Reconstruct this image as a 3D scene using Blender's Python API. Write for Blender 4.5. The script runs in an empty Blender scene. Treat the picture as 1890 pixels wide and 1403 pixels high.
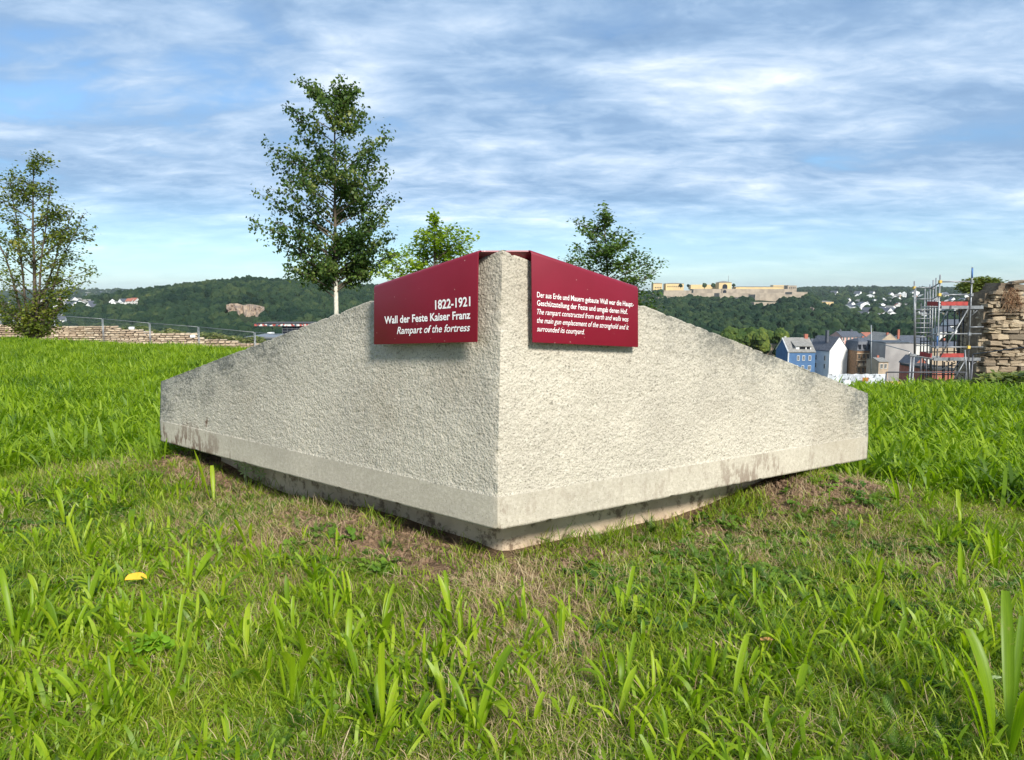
import bpy, bmesh, math, random
import numpy as np
from mathutils import Vector, Matrix, noise as mnoise
random.seed(7); np.random.seed(7)
SC = bpy.context.scene
COL = SC.collection
# ------------------------------------------------------------------ camera
FPX = 1365.0; CX = 945.0; CY = 701.5; HOR = 545.0
PITCH = math.atan((CY - HOR) / FPX)
CAM = Vector((0, 0, 1.2))
cam_d = bpy.data.cameras.new('camera'); cam = bpy.data.objects.new('camera', cam_d); COL.objects.link(cam)
cam_d.sensor_width = 36; cam_d.lens = 36 * FPX / 1890; cam_d.clip_start = 0.05; cam_d.clip_end = 40000
cam.location = CAM; cam.rotation_euler = (math.pi / 2 - PITCH, 0, 0)
SC.camera = cam
# ------------------------------------------------------------------ view, sun, sky
SC.view_settings.view_transform = 'Standard'; SC.view_settings.look = 'None'
SC.view_settings.gamma = 1; SC.view_settings.use_curve_mapping = False
SC.view_settings.exposure = 0.80
SUN_DIR = Vector((0.34, -0.74, 0.60)).normalized()
sun_d = bpy.data.lights.new('sun', 'SUN'); sun = bpy.data.objects.new('sun', sun_d); COL.objects.link(sun)
sun_d.energy = 3.7; sun_d.angle = math.radians(11.0); sun_d.color = (1.0, 0.955, 0.87)
sun.rotation_euler = SUN_DIR.to_track_quat('Z', 'Y').to_euler()


class NT:
    """small helper that writes shader nodes"""
    def __init__(s, tree):
        s.t = tree; s.t.nodes.clear()
    def n(s, typ, ins=None, **props):
        nd = s.t.nodes.new(typ)
        for k, v in props.items(): setattr(nd, k, v)
        for k, v in (ins or {}).items(): s.put(nd.inputs[k], v)
        return nd
    def put(s, sock, v):
        if hasattr(v, 'is_output') or isinstance(v, bpy.types.NodeSocket): s.t.links.new(v, sock)
        elif isinstance(v, bpy.types.Node): s.t.links.new(v.outputs[0], sock)
        else:
            if hasattr(sock.default_value, '__len__') and len(sock.default_value) == 4 and len(v) == 3: v = (*v, 1)
            sock.default_value = v
    def m(s, op, a, b=None, c=None, clamp=False):
        nd = s.t.nodes.new('ShaderNodeMath'); nd.operation = op; nd.use_clamp = clamp
        for i, v in enumerate((a, b, c)):
            if v is not None: s.put(nd.inputs[i], v)
        return nd.outputs[0]
    def mix(s, fac, a, b, blend='MIX'):
        nd = s.t.nodes.new('ShaderNodeMix'); nd.data_type = 'RGBA'; nd.blend_type = blend
        s.put(nd.inputs[0], fac); s.put(nd.inputs[6], a); s.put(nd.inputs[7], b)
        return nd.outputs[2]
    def ramp(s, fac, stops, interp='LINEAR'):
        nd = s.t.nodes.new('ShaderNodeValToRGB'); cr = nd.color_ramp; cr.interpolation = interp
        while len(cr.elements) < len(stops): cr.elements.new(0.5)
        for e, (p, c) in zip(cr.elements, stops):
            e.position = p; e.color = (*c, 1) if len(c) == 3 else c
        s.put(nd.inputs[0], fac); return nd.outputs[0]
    def rng(s, v, a, b, c=0.0, d=1.0, smooth=True):
        nd = s.t.nodes.new('ShaderNodeMapRange'); nd.interpolation_type = 'SMOOTHSTEP' if smooth else 'LINEAR'
        for i, q in enumerate((v, a, b, c, d)): s.put(nd.inputs[i], q)
        return nd.outputs[0]
    def noise(s, vec, scale, detail=4, rough=0.55, dist=0.0, dim='3D', w=None):
        nd = s.t.nodes.new('ShaderNodeTexNoise'); nd.noise_dimensions = dim
        if vec is not None: s.put(nd.inputs['Vector'], vec)
        if w is not None: s.put(nd.inputs['W'], w)
        nd.inputs['Scale'].default_value = scale; nd.inputs['Detail'].default_value = detail
        nd.inputs['Roughness'].default_value = rough; nd.inputs['Distortion'].default_value = dist
        return nd.outputs[0]


world = bpy.data.worlds.new('World'); SC.world = world; world.use_nodes = True
w = NT(world.node_tree)
sky = w.n('ShaderNodeTexSky', sky_type='NISHITA', sun_disc=False)
sky.sun_elevation = math.asin(SUN_DIR.z); sky.sun_rotation = math.atan2(SUN_DIR.x, SUN_DIR.y)
sky.altitude = 100; sky.air_density = 1.0; sky.dust_density = 0.6; sky.ozone_density = 2.0
skyc = w.mix(1.0, sky.outputs[0], (0.070, 0.090, 0.104), 'MULTIPLY')     # sky strength about 0.1, a little bluer
tc = w.n('ShaderNodeTexCoord'); sep = w.n('ShaderNodeSeparateXYZ', {0: tc.outputs['Generated']})
dz = w.m('MAXIMUM', sep.outputs[2], 0.0)
den = w.m('ADD', dz, 0.16)
u_ = w.m('DIVIDE', sep.outputs[0], den); v_ = w.m('DIVIDE', sep.outputs[1], den)
pl = w.n('ShaderNodeCombineXYZ', {0: u_, 1: v_, 2: 0.0})
rot = w.n('ShaderNodeMapping', {'Vector': pl.outputs[0], 'Rotation': (0, 0, math.radians(-14)), 'Scale': (0.85, 1.15, 1.0), 'Location': (3.3, 1.7, 0)})
rot2 = w.n('ShaderNodeMapping', {'Vector': pl.outputs[0], 'Rotation': (0, 0, math.radians(20)), 'Scale': (0.9, 1.5, 1.0), 'Location': (7.1, 2.2, 4)})
big = w.noise(rot.outputs[0], 0.8, 3, 0.5, 0.3)
mid = w.noise(rot.outputs[0], 1.6, 7, 0.58, 0.35)
fine = w.noise(rot2.outputs[0], 5.0, 6, 0.6, 0.5)
cov = w.m('ADD', w.m('MULTIPLY', big, 0.62), w.m('ADD', w.m('MULTIPLY', mid, 0.5), w.m('MULTIPLY', fine, 0.16)))   # mean about .64
lowfade = w.rng(dz, 0.02, 0.15, 0.0, 1.0)
mask = w.m('MULTIPLY', w.rng(cov, 0.38, 0.57), w.m('ADD', w.m('MULTIPLY', lowfade, 0.72), 0.22))
lum = w.m('ADD', w.m('MULTIPLY', mid, 0.62), w.m('ADD', w.m('MULTIPLY', fine, 0.30), w.m('MULTIPLY', big, 0.10)))
cl = w.ramp(w.rng(lum, 0.34, 0.71, smooth=False), [(0.0, (0.13, 0.215, 0.35)), (0.30, (0.195, 0.295, 0.44)), (0.52, (0.30, 0.40, 0.535)), (0.70, (0.42, 0.505, 0.61)), (0.86, (0.57, 0.62, 0.685)), (1.0, (0.70, 0.72, 0.75))])
bgc = w.mix(mask, skyc, cl)
bg = w.n('ShaderNodeBackground', {'Color': bgc, 'Strength': 1.0})
wo = w.n('ShaderNodeOutputWorld', {0: bg.outputs[0]})

# ------------------------------------------------------------------ projection helpers: a photo point at a real distance
FWD = Vector((0, math.cos(PITCH), -math.sin(PITCH))); UPV = Vector((0, math.sin(PITCH), math.cos(PITCH)))
def ray(px, py): return Vector((1, 0, 0)) * ((px - CX) / FPX) + UPV * ((CY - py) / FPX) + FWD
def at(px, py, Y):
    d = ray(px, py); return CAM + d * (Y / d.y)
def on_z(px, py, z):
    d = ray(px, py); return CAM + d * ((z - CAM.z) / d.z)
def on_plane(px, py, p0, n):
    d = ray(px, py); return CAM + d * ((p0 - CAM).dot(n) / d.dot(n))

# ------------------------------------------------------------------ object helpers
def tag(o, label=None, cat=None, group=None, kind=None):
    if label: o['label'] = label
    if cat: o['category'] = cat
    if group: o['group'] = group
    if kind: o['kind'] = kind
    return o
def empty(name, loc, label, cat, group=None, rz=0):
    o = bpy.data.objects.new(name, None); COL.objects.link(o); o.location = loc; o.rotation_euler = (0, 0, rz)
    o.empty_display_size = 0.2
    return tag(o, label, cat, group)
def link(name, me, parent=None, world_verts=True):
    o = bpy.data.objects.new(name, me); COL.objects.link(o)
    if parent is not None:
        o.parent = parent
        if world_verts:
            bpy.context.view_layer.update()
            o.matrix_parent_inverse = parent.matrix_world.inverted()
    return o
class MB:
    def __init__(s): s.v = []; s.f = []; s.mi = []; s.sm = []
    def add(s, vs, fs, mi=0, smooth=False):
        b = len(s.v); s.v += [tuple(q) for q in vs]
        s.f += [tuple(b + i for i in f) for f in fs]; s.mi += [mi] * len(fs); s.sm += [smooth] * len(fs)
    def box(s, lo, hi, mi=0, M=None):
        x0, y0, z0 = lo; x1, y1, z1 = hi
        vs = [Vector(q) for q in ((x0,y0,z0),(x1,y0,z0),(x1,y1,z0),(x0,y1,z0),(x0,y0,z1),(x1,y0,z1),(x1,y1,z1),(x0,y1,z1))]
        if M is not None: vs = [M @ q for q in vs]
        s.add(vs, [(0,3,2,1),(4,5,6,7),(0,1,5,4),(1,2,6,5),(2,3,7,6),(3,0,4,7)], mi)
    def tube(s, pts, rad, n=6, mi=0, cap=True):
        pts = [Vector(p) for p in pts]; rings = []
        if not hasattr(rad, '__len__'): rad = [rad] * len(pts)
        vs = []
        for i, p in enumerate(pts):
            d = (pts[min(i+1, len(pts)-1)] - pts[max(i-1, 0)])
            d = d.normalized() if d.length > 1e-9 else Vector((0,0,1))
            a = d.cross(Vector((0,0,1)) if abs(d.z) < 0.9 else Vector((1,0,0))).normalized(); b = d.cross(a)
            for k in range(n):
                t = 2*math.pi*k/n; vs.append(p + (a*math.cos(t) + b*math.sin(t)) * rad[i])
        fs = [(i*n+k, i*n+(k+1)%n, (i+1)*n+(k+1)%n, (i+1)*n+k) for i in range(len(pts)-1) for k in range(n)]
        if cap: fs += [tuple(range(n))[::-1], tuple((len(pts)-1)*n + k for k in range(n))]
        s.add(vs, fs, mi, n > 4)
    def prism(s, poly, off, mi=0):
        poly = [Vector(p) for p in poly]; off = Vector(off); n = len(poly)
        s.add(poly + [p + off for p in poly], [tuple(range(n)), tuple(range(2*n-1, n-1, -1))] + [(i, i+n, (i+1)%n+n, (i+1)%n) for i in range(n)], mi)
    def mesh(s, name, mats):
        me = bpy.data.meshes.new(name); me.from_pydata(s.v, [], s.f)
        for m in (mats if isinstance(mats, (list, tuple)) else [mats]): me.materials.append(m)
        me.polygons.foreach_set('material_index', s.mi); me.polygons.foreach_set('use_smooth', s.sm)
        me.update(); return me
    def fixn(s, me):
        bm = bmesh.new(); bm.from_mesh(me); bmesh.ops.recalc_face_normals(bm, faces=bm.faces); bm.to_mesh(me); bm.free(); return me
    def build(s, name, mats, parent=None, fix=False, wv=True):
        me = s.mesh(name, mats)
        if fix: s.fixn(me)
        return link(name, me, parent, wv)
def np_mesh(name, V, F, mats, smooth=False, attrs=None):
    """fast mesh: V (n,3), F (m,k)"""
    V = np.asarray(V, dtype=np.float32); F = np.asarray(F, dtype=np.int32); k = F.shape[1]
    me = bpy.data.meshes.new(name); me.vertices.add(len(V)); me.vertices.foreach_set('co', V.ravel())
    me.loops.add(F.size); me.loops.foreach_set('vertex_index', F.ravel())
    me.polygons.add(len(F)); me.polygons.foreach_set('loop_start', np.arange(0, F.size, k, dtype=np.int32))
    me.polygons.foreach_set('loop_total', np.full(len(F), k, dtype=np.int32))
    if smooth: me.polygons.foreach_set('use_smooth', np.ones(len(F), dtype=bool))
    for m in (mats if isinstance(mats, (list, tuple)) else [mats]): me.materials.append(m)
    for an, av in (attrs or {}).items():
        a = me.attributes.new(an, 'FLOAT', 'POINT'); a.data.foreach_set('value', np.asarray(av, dtype=np.float32))
    me.update(calc_edges=True); return me
def grid_faces(nu, nv, wrap=False):
    i = np.arange(nu if wrap else nu-1)[:, None]; j = np.arange(nv-1)[None, :]; i2 = (i+1) % nu
    a = i*nv + j; b = i2*nv + j
    return np.stack([a, b, b+1, a+1], -1).reshape(-1, 4)
# numpy value noise
_T = np.random.RandomState(3).rand(256, 256)
def vnoise(x, y):
    xi = np.floor(x).astype(int); yi = np.floor(y).astype(int); fx = x - xi; fy = y - yi
    fx = fx*fx*(3-2*fx); fy = fy*fy*(3-2*fy)
    g = lambda a, b: _T[a % 256, b % 256]
    return (g(xi,yi)*(1-fx)+g(xi+1,yi)*fx)*(1-fy) + (g(xi,yi+1)*(1-fx)+g(xi+1,yi+1)*fx)*fy
def fbm(x, y, o=4, s=1.0):
    x = np.asarray(x, float)*s; y = np.asarray(y, float)*s; r = 0; a = .5; t = 0
    for k in range(o):
        r = r + a*vnoise(x+17.3*k, y-9.1*k); t += a; a *= .5; x = x*2.03; y = y*2.03
    return r/t
def sstep(a, b, x):
    t = np.clip((np.asarray(x, float)-a)/(b-a), 0, 1); return t*t*(3-2*t)

# ------------------------------------------------------------------ materials
def mat(name):
    m = bpy.data.materials.new(name); m.use_nodes = True; return m, NT(m.node_tree)
def surf(name, c1, c2=None, scale=3.0, rough=0.8, bump=0.0, bscale=None, bdist=0.01, metal=0.0, detail=5, coords='Object', spec=0.4, coat=0):
    m, t = mat(name); c2 = c2 or tuple(x*0.75 for x in c1)
    tcn = t.n('ShaderNodeTexCoord'); nz = t.noise(tcn.outputs[coords], scale, detail)
    c = t.mix(t.rng(nz, .35, .65), c1, c2)
    p = t.n('ShaderNodeBsdfPrincipled', {'Base Color': c, 'Roughness': rough, 'Metallic': metal, 'Specular IOR Level': spec})
    if coat: p.inputs['Coat Weight'].default_value = coat
    if bump:
        nb = t.noise(tcn.outputs[coords], bscale or scale*6, 5)
        b = t.n('ShaderNodeBump', {'Height': nb, 'Strength': bump, 'Distance': bdist}); t.put(p.inputs['Normal'], b.outputs[0])
    t.n('ShaderNodeOutputMaterial', {0: p.outputs[0]}); return m
def leafmat(name, stops, transl=0.35, rough=0.5, src='instance', spec=0.35, tint=(1.2, 1.25, 0.4), vscale=0, place=0, veins=False):
    m, t = mat(name)
    if src == 'instance': r = t.n('ShaderNodeObjectInfo').outputs['Random']
    else: r = t.n('ShaderNodeAttribute', attribute_name='rnd').outputs['Fac']
    if vscale:
        tcn = t.n('ShaderNodeTexCoord'); nz = t.noise(tcn.outputs['Object'], vscale, 3)
        r = t.m('ADD', t.m('MULTIPLY', r, 0.55), t.m('MULTIPLY', t.rng(nz, .3, .7, smooth=False), 0.45))
    if place:
        lo = t.n('ShaderNodeObjectInfo').outputs['Location']; r = t.m('ADD', t.m('MULTIPLY', r, .62), t.m('SUBTRACT', t.m('MULTIPLY', t.noise(lo, place, 4, .6), 1.1), .32))
    c = t.ramp(r, stops)
    if veins:
        mp = t.n('ShaderNodeMapping', {'Vector': t.n('ShaderNodeTexCoord').outputs['Object'], 'Scale': (900, 40, 12)}); c = t.mix(t.m('MULTIPLY', t.rng(t.noise(mp.outputs[0], 1.0, 3, .6), .38, .62), .42), c, t.mix(1.0, c, (.50,.58,.5), 'MULTIPLY'))
        c = t.mix(t.m('MULTIPLY', t.rng(t.noise(t.n('ShaderNodeTexCoord').outputs['Object'], 45, 4, .7), .60, .68), .6), c, (.36,.30,.10))
    p = t.n('ShaderNodeBsdfPrincipled', {'Base Color': c, 'Roughness': rough, 'Specular IOR Level': spec})
    if transl > 0:
        tr = t.n('ShaderNodeBsdfTranslucent', {'Color': t.mix(1.0, c, tint, 'MULTIPLY')})
        s = t.n('ShaderNodeMixShader', {0: transl, 1: p.outputs[0], 2: tr.outputs[0]})
    else: s = p
    t.n('ShaderNodeOutputMaterial', {0: s.outputs[0]}); return m

M = {}
M['grass'] = leafmat('grass blade', [(0, (.08,.145,.011)), (.35, (.17,.27,.014)), (.65, (.28,.39,.022)), (.85, (.38,.44,.045)), (1, (.45,.40,.14))], .48, place=1.1)
M['lush'] = leafmat('lush grass blade', [(0, (.035,.085,.008)), (.3, (.125,.225,.009)), (.65, (.25,.37,.013)), (1, (.34,.45,.035))], .5, place=.9)
M['plantain'] = leafmat('plantain leaf', [(0, (.15,.26,.009)), (.5, (.28,.42,.013)), (1, (.42,.53,.03))], .52, rough=.42, veins=True)
M['thatch'] = leafmat('dry grass', [(0, (.17,.10,.055)), (.35, (.33,.225,.125)), (.7, (.50,.385,.22)), (1, (.62,.52,.33))], .2, rough=.7, place=1.6)
M['herb'] = leafmat('herb leaf', [(0, (.05,.12,.012)), (.6, (.11,.21,.018)), (1, (.19,.30,.03))], .4)
M['silver'] = leafmat('silvery herb leaf', [(0, (.26,.33,.14)), (1, (.33,.39,.18))], .25)
M['clover'] = leafmat('clover leaf', [(0, (.15,.32,.015)), (1, (.24,.42,.02))], .4)
M['yellow'] = leafmat('yellow leaf', [(0, (.75,.42,.03)), (1, (.80,.50,.05))], .2, vscale=12)
M['brownleaf'] = leafmat('brown leaf', [(0, (.40,.18,.08)), (1, (.52,.27,.13))], .15, vscale=20)
M['linden'] = leafmat('linden leaf', [(0, (.022,.055,.012)), (.45, (.055,.11,.02)), (.8, (.13,.19,.04)), (1, (.30,.32,.10))], .42, src='attr', tint=(1.1,1.2,.5))
M['loose'] = leafmat('loose tree leaf', [(0, (.06,.095,.014)), (.5, (.13,.175,.022)), (.85, (.22,.25,.035)), (1, (.32,.29,.06))], .42, src='attr')
M['brightleaf'] = leafmat('bright tree leaf', [(0, (.11,.19,.014)), (.5, (.22,.33,.022)), (1, (.36,.45,.05))], .5, src='attr')
M['darkleaf'] = leafmat('dark tree leaf', [(0, (.035,.08,.014)), (.5, (.075,.14,.022)), (1, (.15,.22,.045))], .3, src='attr')
M['bark'] = surf('bark', (.13,.10,.07), (.07,.055,.04), 12, .9, .6, 40)
M['whitebark'] = surf('painted bark', (.62,.58,.48), (.42,.40,.33), 9, .85, .4, 30)
M['crown'] = leafmat('forest crown', place=.009, stops=[(0, (.004,.013,.010)), (.35, (.010,.025,.015)), (.58, (.022,.042,.020)), (.82, (.044,.064,.026)), (.93, (.070,.088,.032)), (1, (.08,.065,.045))], transl=0, rough=.95, vscale=.5, spec=.1)
M['weed'] = leafmat('weed', [(0, (.06,.11,.02)), (.5, (.13,.19,.04)), (1, (.25,.25,.09))], .3)
M['soil'] = surf('soil', (.24,.155,.095), (.12,.072,.044), 9, .95, .9, 45, .02)
M['steel'] = surf('galvanised steel', (.30,.31,.32), (.20,.21,.22), 8, .5, metal=.55)
M['darksteel'] = surf('shaded steel', (.12,.12,.13), (.08,.08,.09), 8, .5, metal=.4)
M['bluesteel'] = surf('blue painted steel', (.06,.17,.42), None, 8, .5)
M['redboard'] = surf('red toe board', (.40,.05,.04), (.26,.04,.035), 6, .7)
M['deck'] = surf('scaffold deck', (.45,.45,.42), (.25,.24,.22), 6, .7)
M['white'] = surf('white render', (.80,.80,.78), (.72,.72,.70), .6, .85)
M['offwhite'] = surf('off-white render', (.66,.65,.61), (.55,.54,.50), .5, .85)
M['blue'] = surf('blue render', (.07,.155,.30), (.06,.13,.26), .5, .8)
M['slate'] = surf('slate roof', (.10,.11,.13), (.06,.065,.08), 1.5, .6, .3, 8)
M['greyroof'] = surf('grey tiled roof', (.26,.25,.23), (.18,.175,.16), 1.2, .8, .4, 6)
M['redroof'] = surf('red tiled roof', (.38,.14,.09), (.26,.10,.07), 1.2, .8)
M['glass'] = surf('window glass', (.02,.025,.03), None, 2, .12, spec=.8)
M['brickbrown'] = surf('brown brick', (.26,.15,.08), (.17,.10,.055), 1.3, .85, .4, 7)
M['sandtrim'] = surf('sandstone trim', (.50,.38,.26), (.40,.30,.20), 1.2, .85)
M['tan'] = surf('tan render', (.44,.34,.24), (.34,.27,.2), .5, .9)
M['greywall'] = surf('bare grey render', (.33,.31,.30), (.24,.225,.22), .16, .9)
M['pink'] = surf('pink render', (.66,.38,.32), (.58,.34,.28), .5, .85)
M['brickred'] = surf('red brick', (.40,.14,.09), (.30,.10,.07), 2, .85)
M['fortyellow'] = surf('yellow fortress render', (.68,.50,.24), (.58,.43,.23), .05, .85)
M['fortstone'] = surf('fortress stone', (.40,.33,.25), (.27,.225,.175), .09, .9, .5, .5, .5)
M['cliff'] = surf('quarry rock', (.36,.27,.19), (.20,.15,.115), .11, .9, .8, .35, 1.5)
M['cliffgrey'] = surf('grey crag', (.20,.165,.13), (.13,.11,.09), .08, .9, .8, .35, 1.5)
M['asphalt'] = surf('asphalt', (.06,.06,.06), None, 2, .9)
M['darkglass'] = surf('dark facade', (.015,.018,.03), None, .5, .25)
M['yellowpaint'] = surf('yellow paint', (.70,.48,.10), None, 2, .7)

def stone_material(name, rough_face=True):
    m, t = mat(name)
    tcn = t.n('ShaderNodeTexCoord'); O = tcn.outputs['Object']
    n1 = t.noise(O, 2.2, 5); n2 = t.noise(O, 60, 4, .6); n3 = t.noise(O, 170, 3, .6)
    c = t.mix(t.rng(n1, .3, .7), (.535,.485,.395), (.45,.408,.335))
    c = t.mix(t.m('MULTIPLY', t.rng(n2, .50, .68), .4), c, (.70,.655,.54)) if rough_face else t.mix(t.rng(n2, .42, .66), t.mix(1.0, c, (.84,.83,.81), 'MULTIPLY'), c)
    # grain: dark mineral specks
    c = t.mix(t.m('MULTIPLY', t.rng(t.noise(O, 1.1, 4, .6), .52, .66), .28), c, (.40,.34,.25)); vo = t.n('ShaderNodeTexVoronoi', {'Vector': O, 'Scale': 95.0}); 
    spk = t.m('MULTIPLY', t.rng(vo.outputs['Distance'], .22, .10), t.rng(t.noise(O, 18, 3), .42, .58))
    c = t.mix(t.m('MULTIPLY', spk, .75 if rough_face else .6), c, (.16,.145,.12))
    if rough_face:    # dark weathered pits between the hammer marks
        pt = t.noise(O, 115, 3, .65); c = t.mix(t.m('MULTIPLY', t.rng(pt, .56, .62), .62), c, (.17,.15,.12)); pb_ = t.noise(O, 42, 4, .7); c = t.mix(t.m('MULTIPLY', t.rng(pb_, .61, .66), .6), c, (.13,.115,.09))
    else:
        pt = t.noise(O, 130, 4, .7); c = t.mix(t.m('MULTIPLY', t.rng(pt, .57, .63), .5), c, (.19,.17,.135)); c = t.mix(t.m('MULTIPLY', t.rng(t.noise(O, 30, 5, .75), .56, .66), .3), c, (.24,.20,.15))
    # weather streaks of algae under the top edge, brown splashes near the foot
    at1 = t.n('ShaderNodeAttribute', attribute_name='dirt_top').outputs['Fac']
    at2 = t.n('ShaderNodeAttribute', attribute_name='dirt_foot').outputs['Fac']
    mp = t.n('ShaderNodeMapping', {'Vector': O, 'Scale': (1, 1, .35)})
    gr = t.noise(O, 38, 5, .75); st = t.noise(mp.outputs[0], 26, 4, .7)
    k1 = t.m('MULTIPLY', at1, t.rng(t.m('ADD', t.m('MULTIPLY', t.noise(O, 5, 4), .5), t.m('MULTIPLY', gr, .6)), .50, .66))
    c = t.mix(t.m('MULTIPLY', k1, .8), c, (.085,.085,.075))
    c = t.mix(t.m('MULTIPLY', at1, .32), c, (.25,.25,.22))
    k2 = t.m('MULTIPLY', at2, t.rng(t.m('ADD', t.m('MULTIPLY', t.noise(O, 6, 3), .5), t.m('MULTIPLY', st, .6)), .56, .64))
    c = t.mix(t.m('MULTIPLY', k2, .85), c, (.10,.045,.025))
    p = t.n('ShaderNodeBsdfPrincipled', {'Base Color': c, 'Roughness': .88, 'Specular IOR Level': .25})
    if rough_face:
        a = t.noise(O, 120, 4, .65); b = t.n('ShaderNodeTexVoronoi', {'Vector': O, 'Scale': 88.0, 'Randomness': 1.0}, feature='SMOOTH_F1')
        h = t.m('ADD', t.m('MULTIPLY', a, 1.0), t.m('MULTIPLY', b.outputs['Distance'], .9))
        bp = t.n('ShaderNodeBump', {'Height': h, 'Strength': .62, 'Distance': .009})
    else:
        bp = t.n('ShaderNodeBump', {'Height': t.m('ADD', n2, n3), 'Strength': .25, 'Distance': .004})
    t.put(p.inputs['Normal'], bp.outputs[0]); t.n('ShaderNodeOutputMaterial', {0: p.outputs[0]}); return m
M['stone_rough'] = stone_material('bush-hammered stone'); M['stone_smooth'] = stone_material('smooth stone margin', False)
def plinth_material():
    m, t = mat('concrete plinth'); O = t.n('ShaderNodeTexCoord').outputs['Object']
    c = t.mix(t.rng(t.noise(O, 5, 5), .35, .65), (.62,.49,.35), (.46,.35,.245))
    c = t.mix(t.m('MULTIPLY', t.rng(t.noise(O, 12, 6, .75), .50, .62), .8), c, (.12,.075,.045))
    p = t.n('ShaderNodeBsdfPrincipled', {'Base Color': c, 'Roughness': .92})
    bp = t.n('ShaderNodeBump', {'Height': t.noise(O, 40, 4), 'Strength': .4, 'Distance': .01}); t.put(p.inputs['Normal'], bp.outputs[0])
    t.n('ShaderNodeOutputMaterial', {0: p.outputs[0]}); return m
M['plinth'] = plinth_material()
def sign_material():
    m, t = mat('carmine painted sheet'); O = t.n('ShaderNodeTexCoord').outputs['Object']
    c = t.mix(t.rng(t.noise(O, 4, 3), .3, .7), (.200,.006,.022), (.178,.005,.018))
    vo = t.n('ShaderNodeTexVoronoi', {'Vector': O, 'Scale': 26.0})
    sp = t.m('MULTIPLY', t.rng(vo.outputs['Distance'], .085, .05), t.rng(t.noise(O, 12, 2), .46, .52))
    c = t.mix(t.m('MULTIPLY', sp, .7), c, (.50,.30,.28))
    p = t.n('ShaderNodeBsdfPrincipled', {'Base Color': c, 'Roughness': .42, 'Specular IOR Level': .45})
    bp = t.n('ShaderNodeBump', {'Height': t.noise(O, 600, 2), 'Strength': .12, 'Distance': .001}); t.put(p.inputs['Normal'], bp.outputs[0])
    t.n('ShaderNodeOutputMaterial', {0: p.outputs[0]}); return m
M['sign'] = sign_material()
M['letter'] = surf('white lettering', (.86,.85,.83), (.84,.83,.81), 3, .5)
def ground_material():
    m, t = mat('lawn soil'); O = t.n('ShaderNodeTexCoord').outputs['Object']
    n1 = t.noise(O, 1.3, 5); n2 = t.noise(O, 14, 6, .65)
    soil = t.mix(t.rng(n2, .35, .65), (.21,.135,.08), (.09,.056,.034))
    moss = t.mix(t.rng(n2, .35, .65), (.055,.075,.02), (.03,.045,.014))
    thatch = t.mix(t.rng(t.noise(O, 60, 4), .35, .65), (.24,.16,.09), (.12,.08,.045))
    bare = t.n('ShaderNodeAttribute', attribute_name='bare').outputs['Fac']
    c = t.mix(t.rng(n1, .4, .62), moss, thatch); c = t.mix(bare, c, soil)
    p = t.n('ShaderNodeBsdfPrincipled', {'Base Color': c, 'Roughness': .95, 'Specular IOR Level': .15})
    bp = t.n('ShaderNodeBump', {'Height': t.m('ADD', n2, t.noise(O, 70, 4)), 'Strength': .8, 'Distance': .03}); t.put(p.inputs['Normal'], bp.outputs[0])
    t.n('ShaderNodeOutputMaterial', {0: p.outputs[0]}); return m
M['ground'] = ground_material()
M['valley'] = surf('valley ground', (.06,.085,.028), (.10,.10,.05), .012, .95, .5, .2, 1)
def hill_material():
    m, t = mat('wooded hill ground'); O = t.n('ShaderNodeTexCoord').outputs['Object']
    n1 = t.noise(O, .004, 5); n2 = t.noise(O, .06, 6, .65)
    c = t.mix(t.rng(n2, .35, .65), (.012,.025,.010), (.03,.045,.017)); c = t.mix(t.m('MULTIPLY', t.rng(n1, .45, .65), .3), c, (.06,.065,.03))
    p = t.n('ShaderNodeBsdfPrincipled', {'Base Color': c, 'Roughness': .95, 'Specular IOR Level': .1})
    bp = t.n('ShaderNodeBump', {'Height': n2, 'Strength': 1.0, 'Distance': 8.0}); t.put(p.inputs['Normal'], bp.outputs[0])
    t.n('ShaderNodeOutputMaterial', {0: p.outputs[0]}); return m
M['hill'] = hill_material()

# ------------------------------------------------------------------ main points of the stone
BZ = 0.2
F = on_z(918, 980, BZ); L = on_z(297, 815, BZ); R = on_z(1600, 848, BZ)
FT = at(927, 460, F.y); LT = at(297, 703, L.y); RT = at(1602, 725, R.y)
eL = (L - F).normalized(); eR = (R - F).normalized()
nL = Vector((eL.y, -eL.x, 0));  nL = nL if nL.y < 0 else -nL
nR = Vector((eR.y, -eR.x, 0));  nR = nR if nR.y < 0 else -nR
def front_dist(x, y):
    """distance in front of (positive) the two front faces, numpy"""
    a = (x-F.x)*nL.x + (y-F.y)*nL.y; b = (x-F.x)*nR.x + (y-F.y)*nR.y
    s = (x-F.x)*eL.x + (y-F.y)*eL.y; r = (x-F.x)*eR.x + (y-F.y)*eR.y
    d = np.maximum(a, b)
    ends = np.maximum(s - (L-F).length, r - (R-F).length)
    back = (y - (L.y + (x-L.x)*(R.y-L.y)/(R.x-L.x))) - .4
    return np.maximum(np.maximum(d, back), np.maximum(ends, -9))
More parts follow.
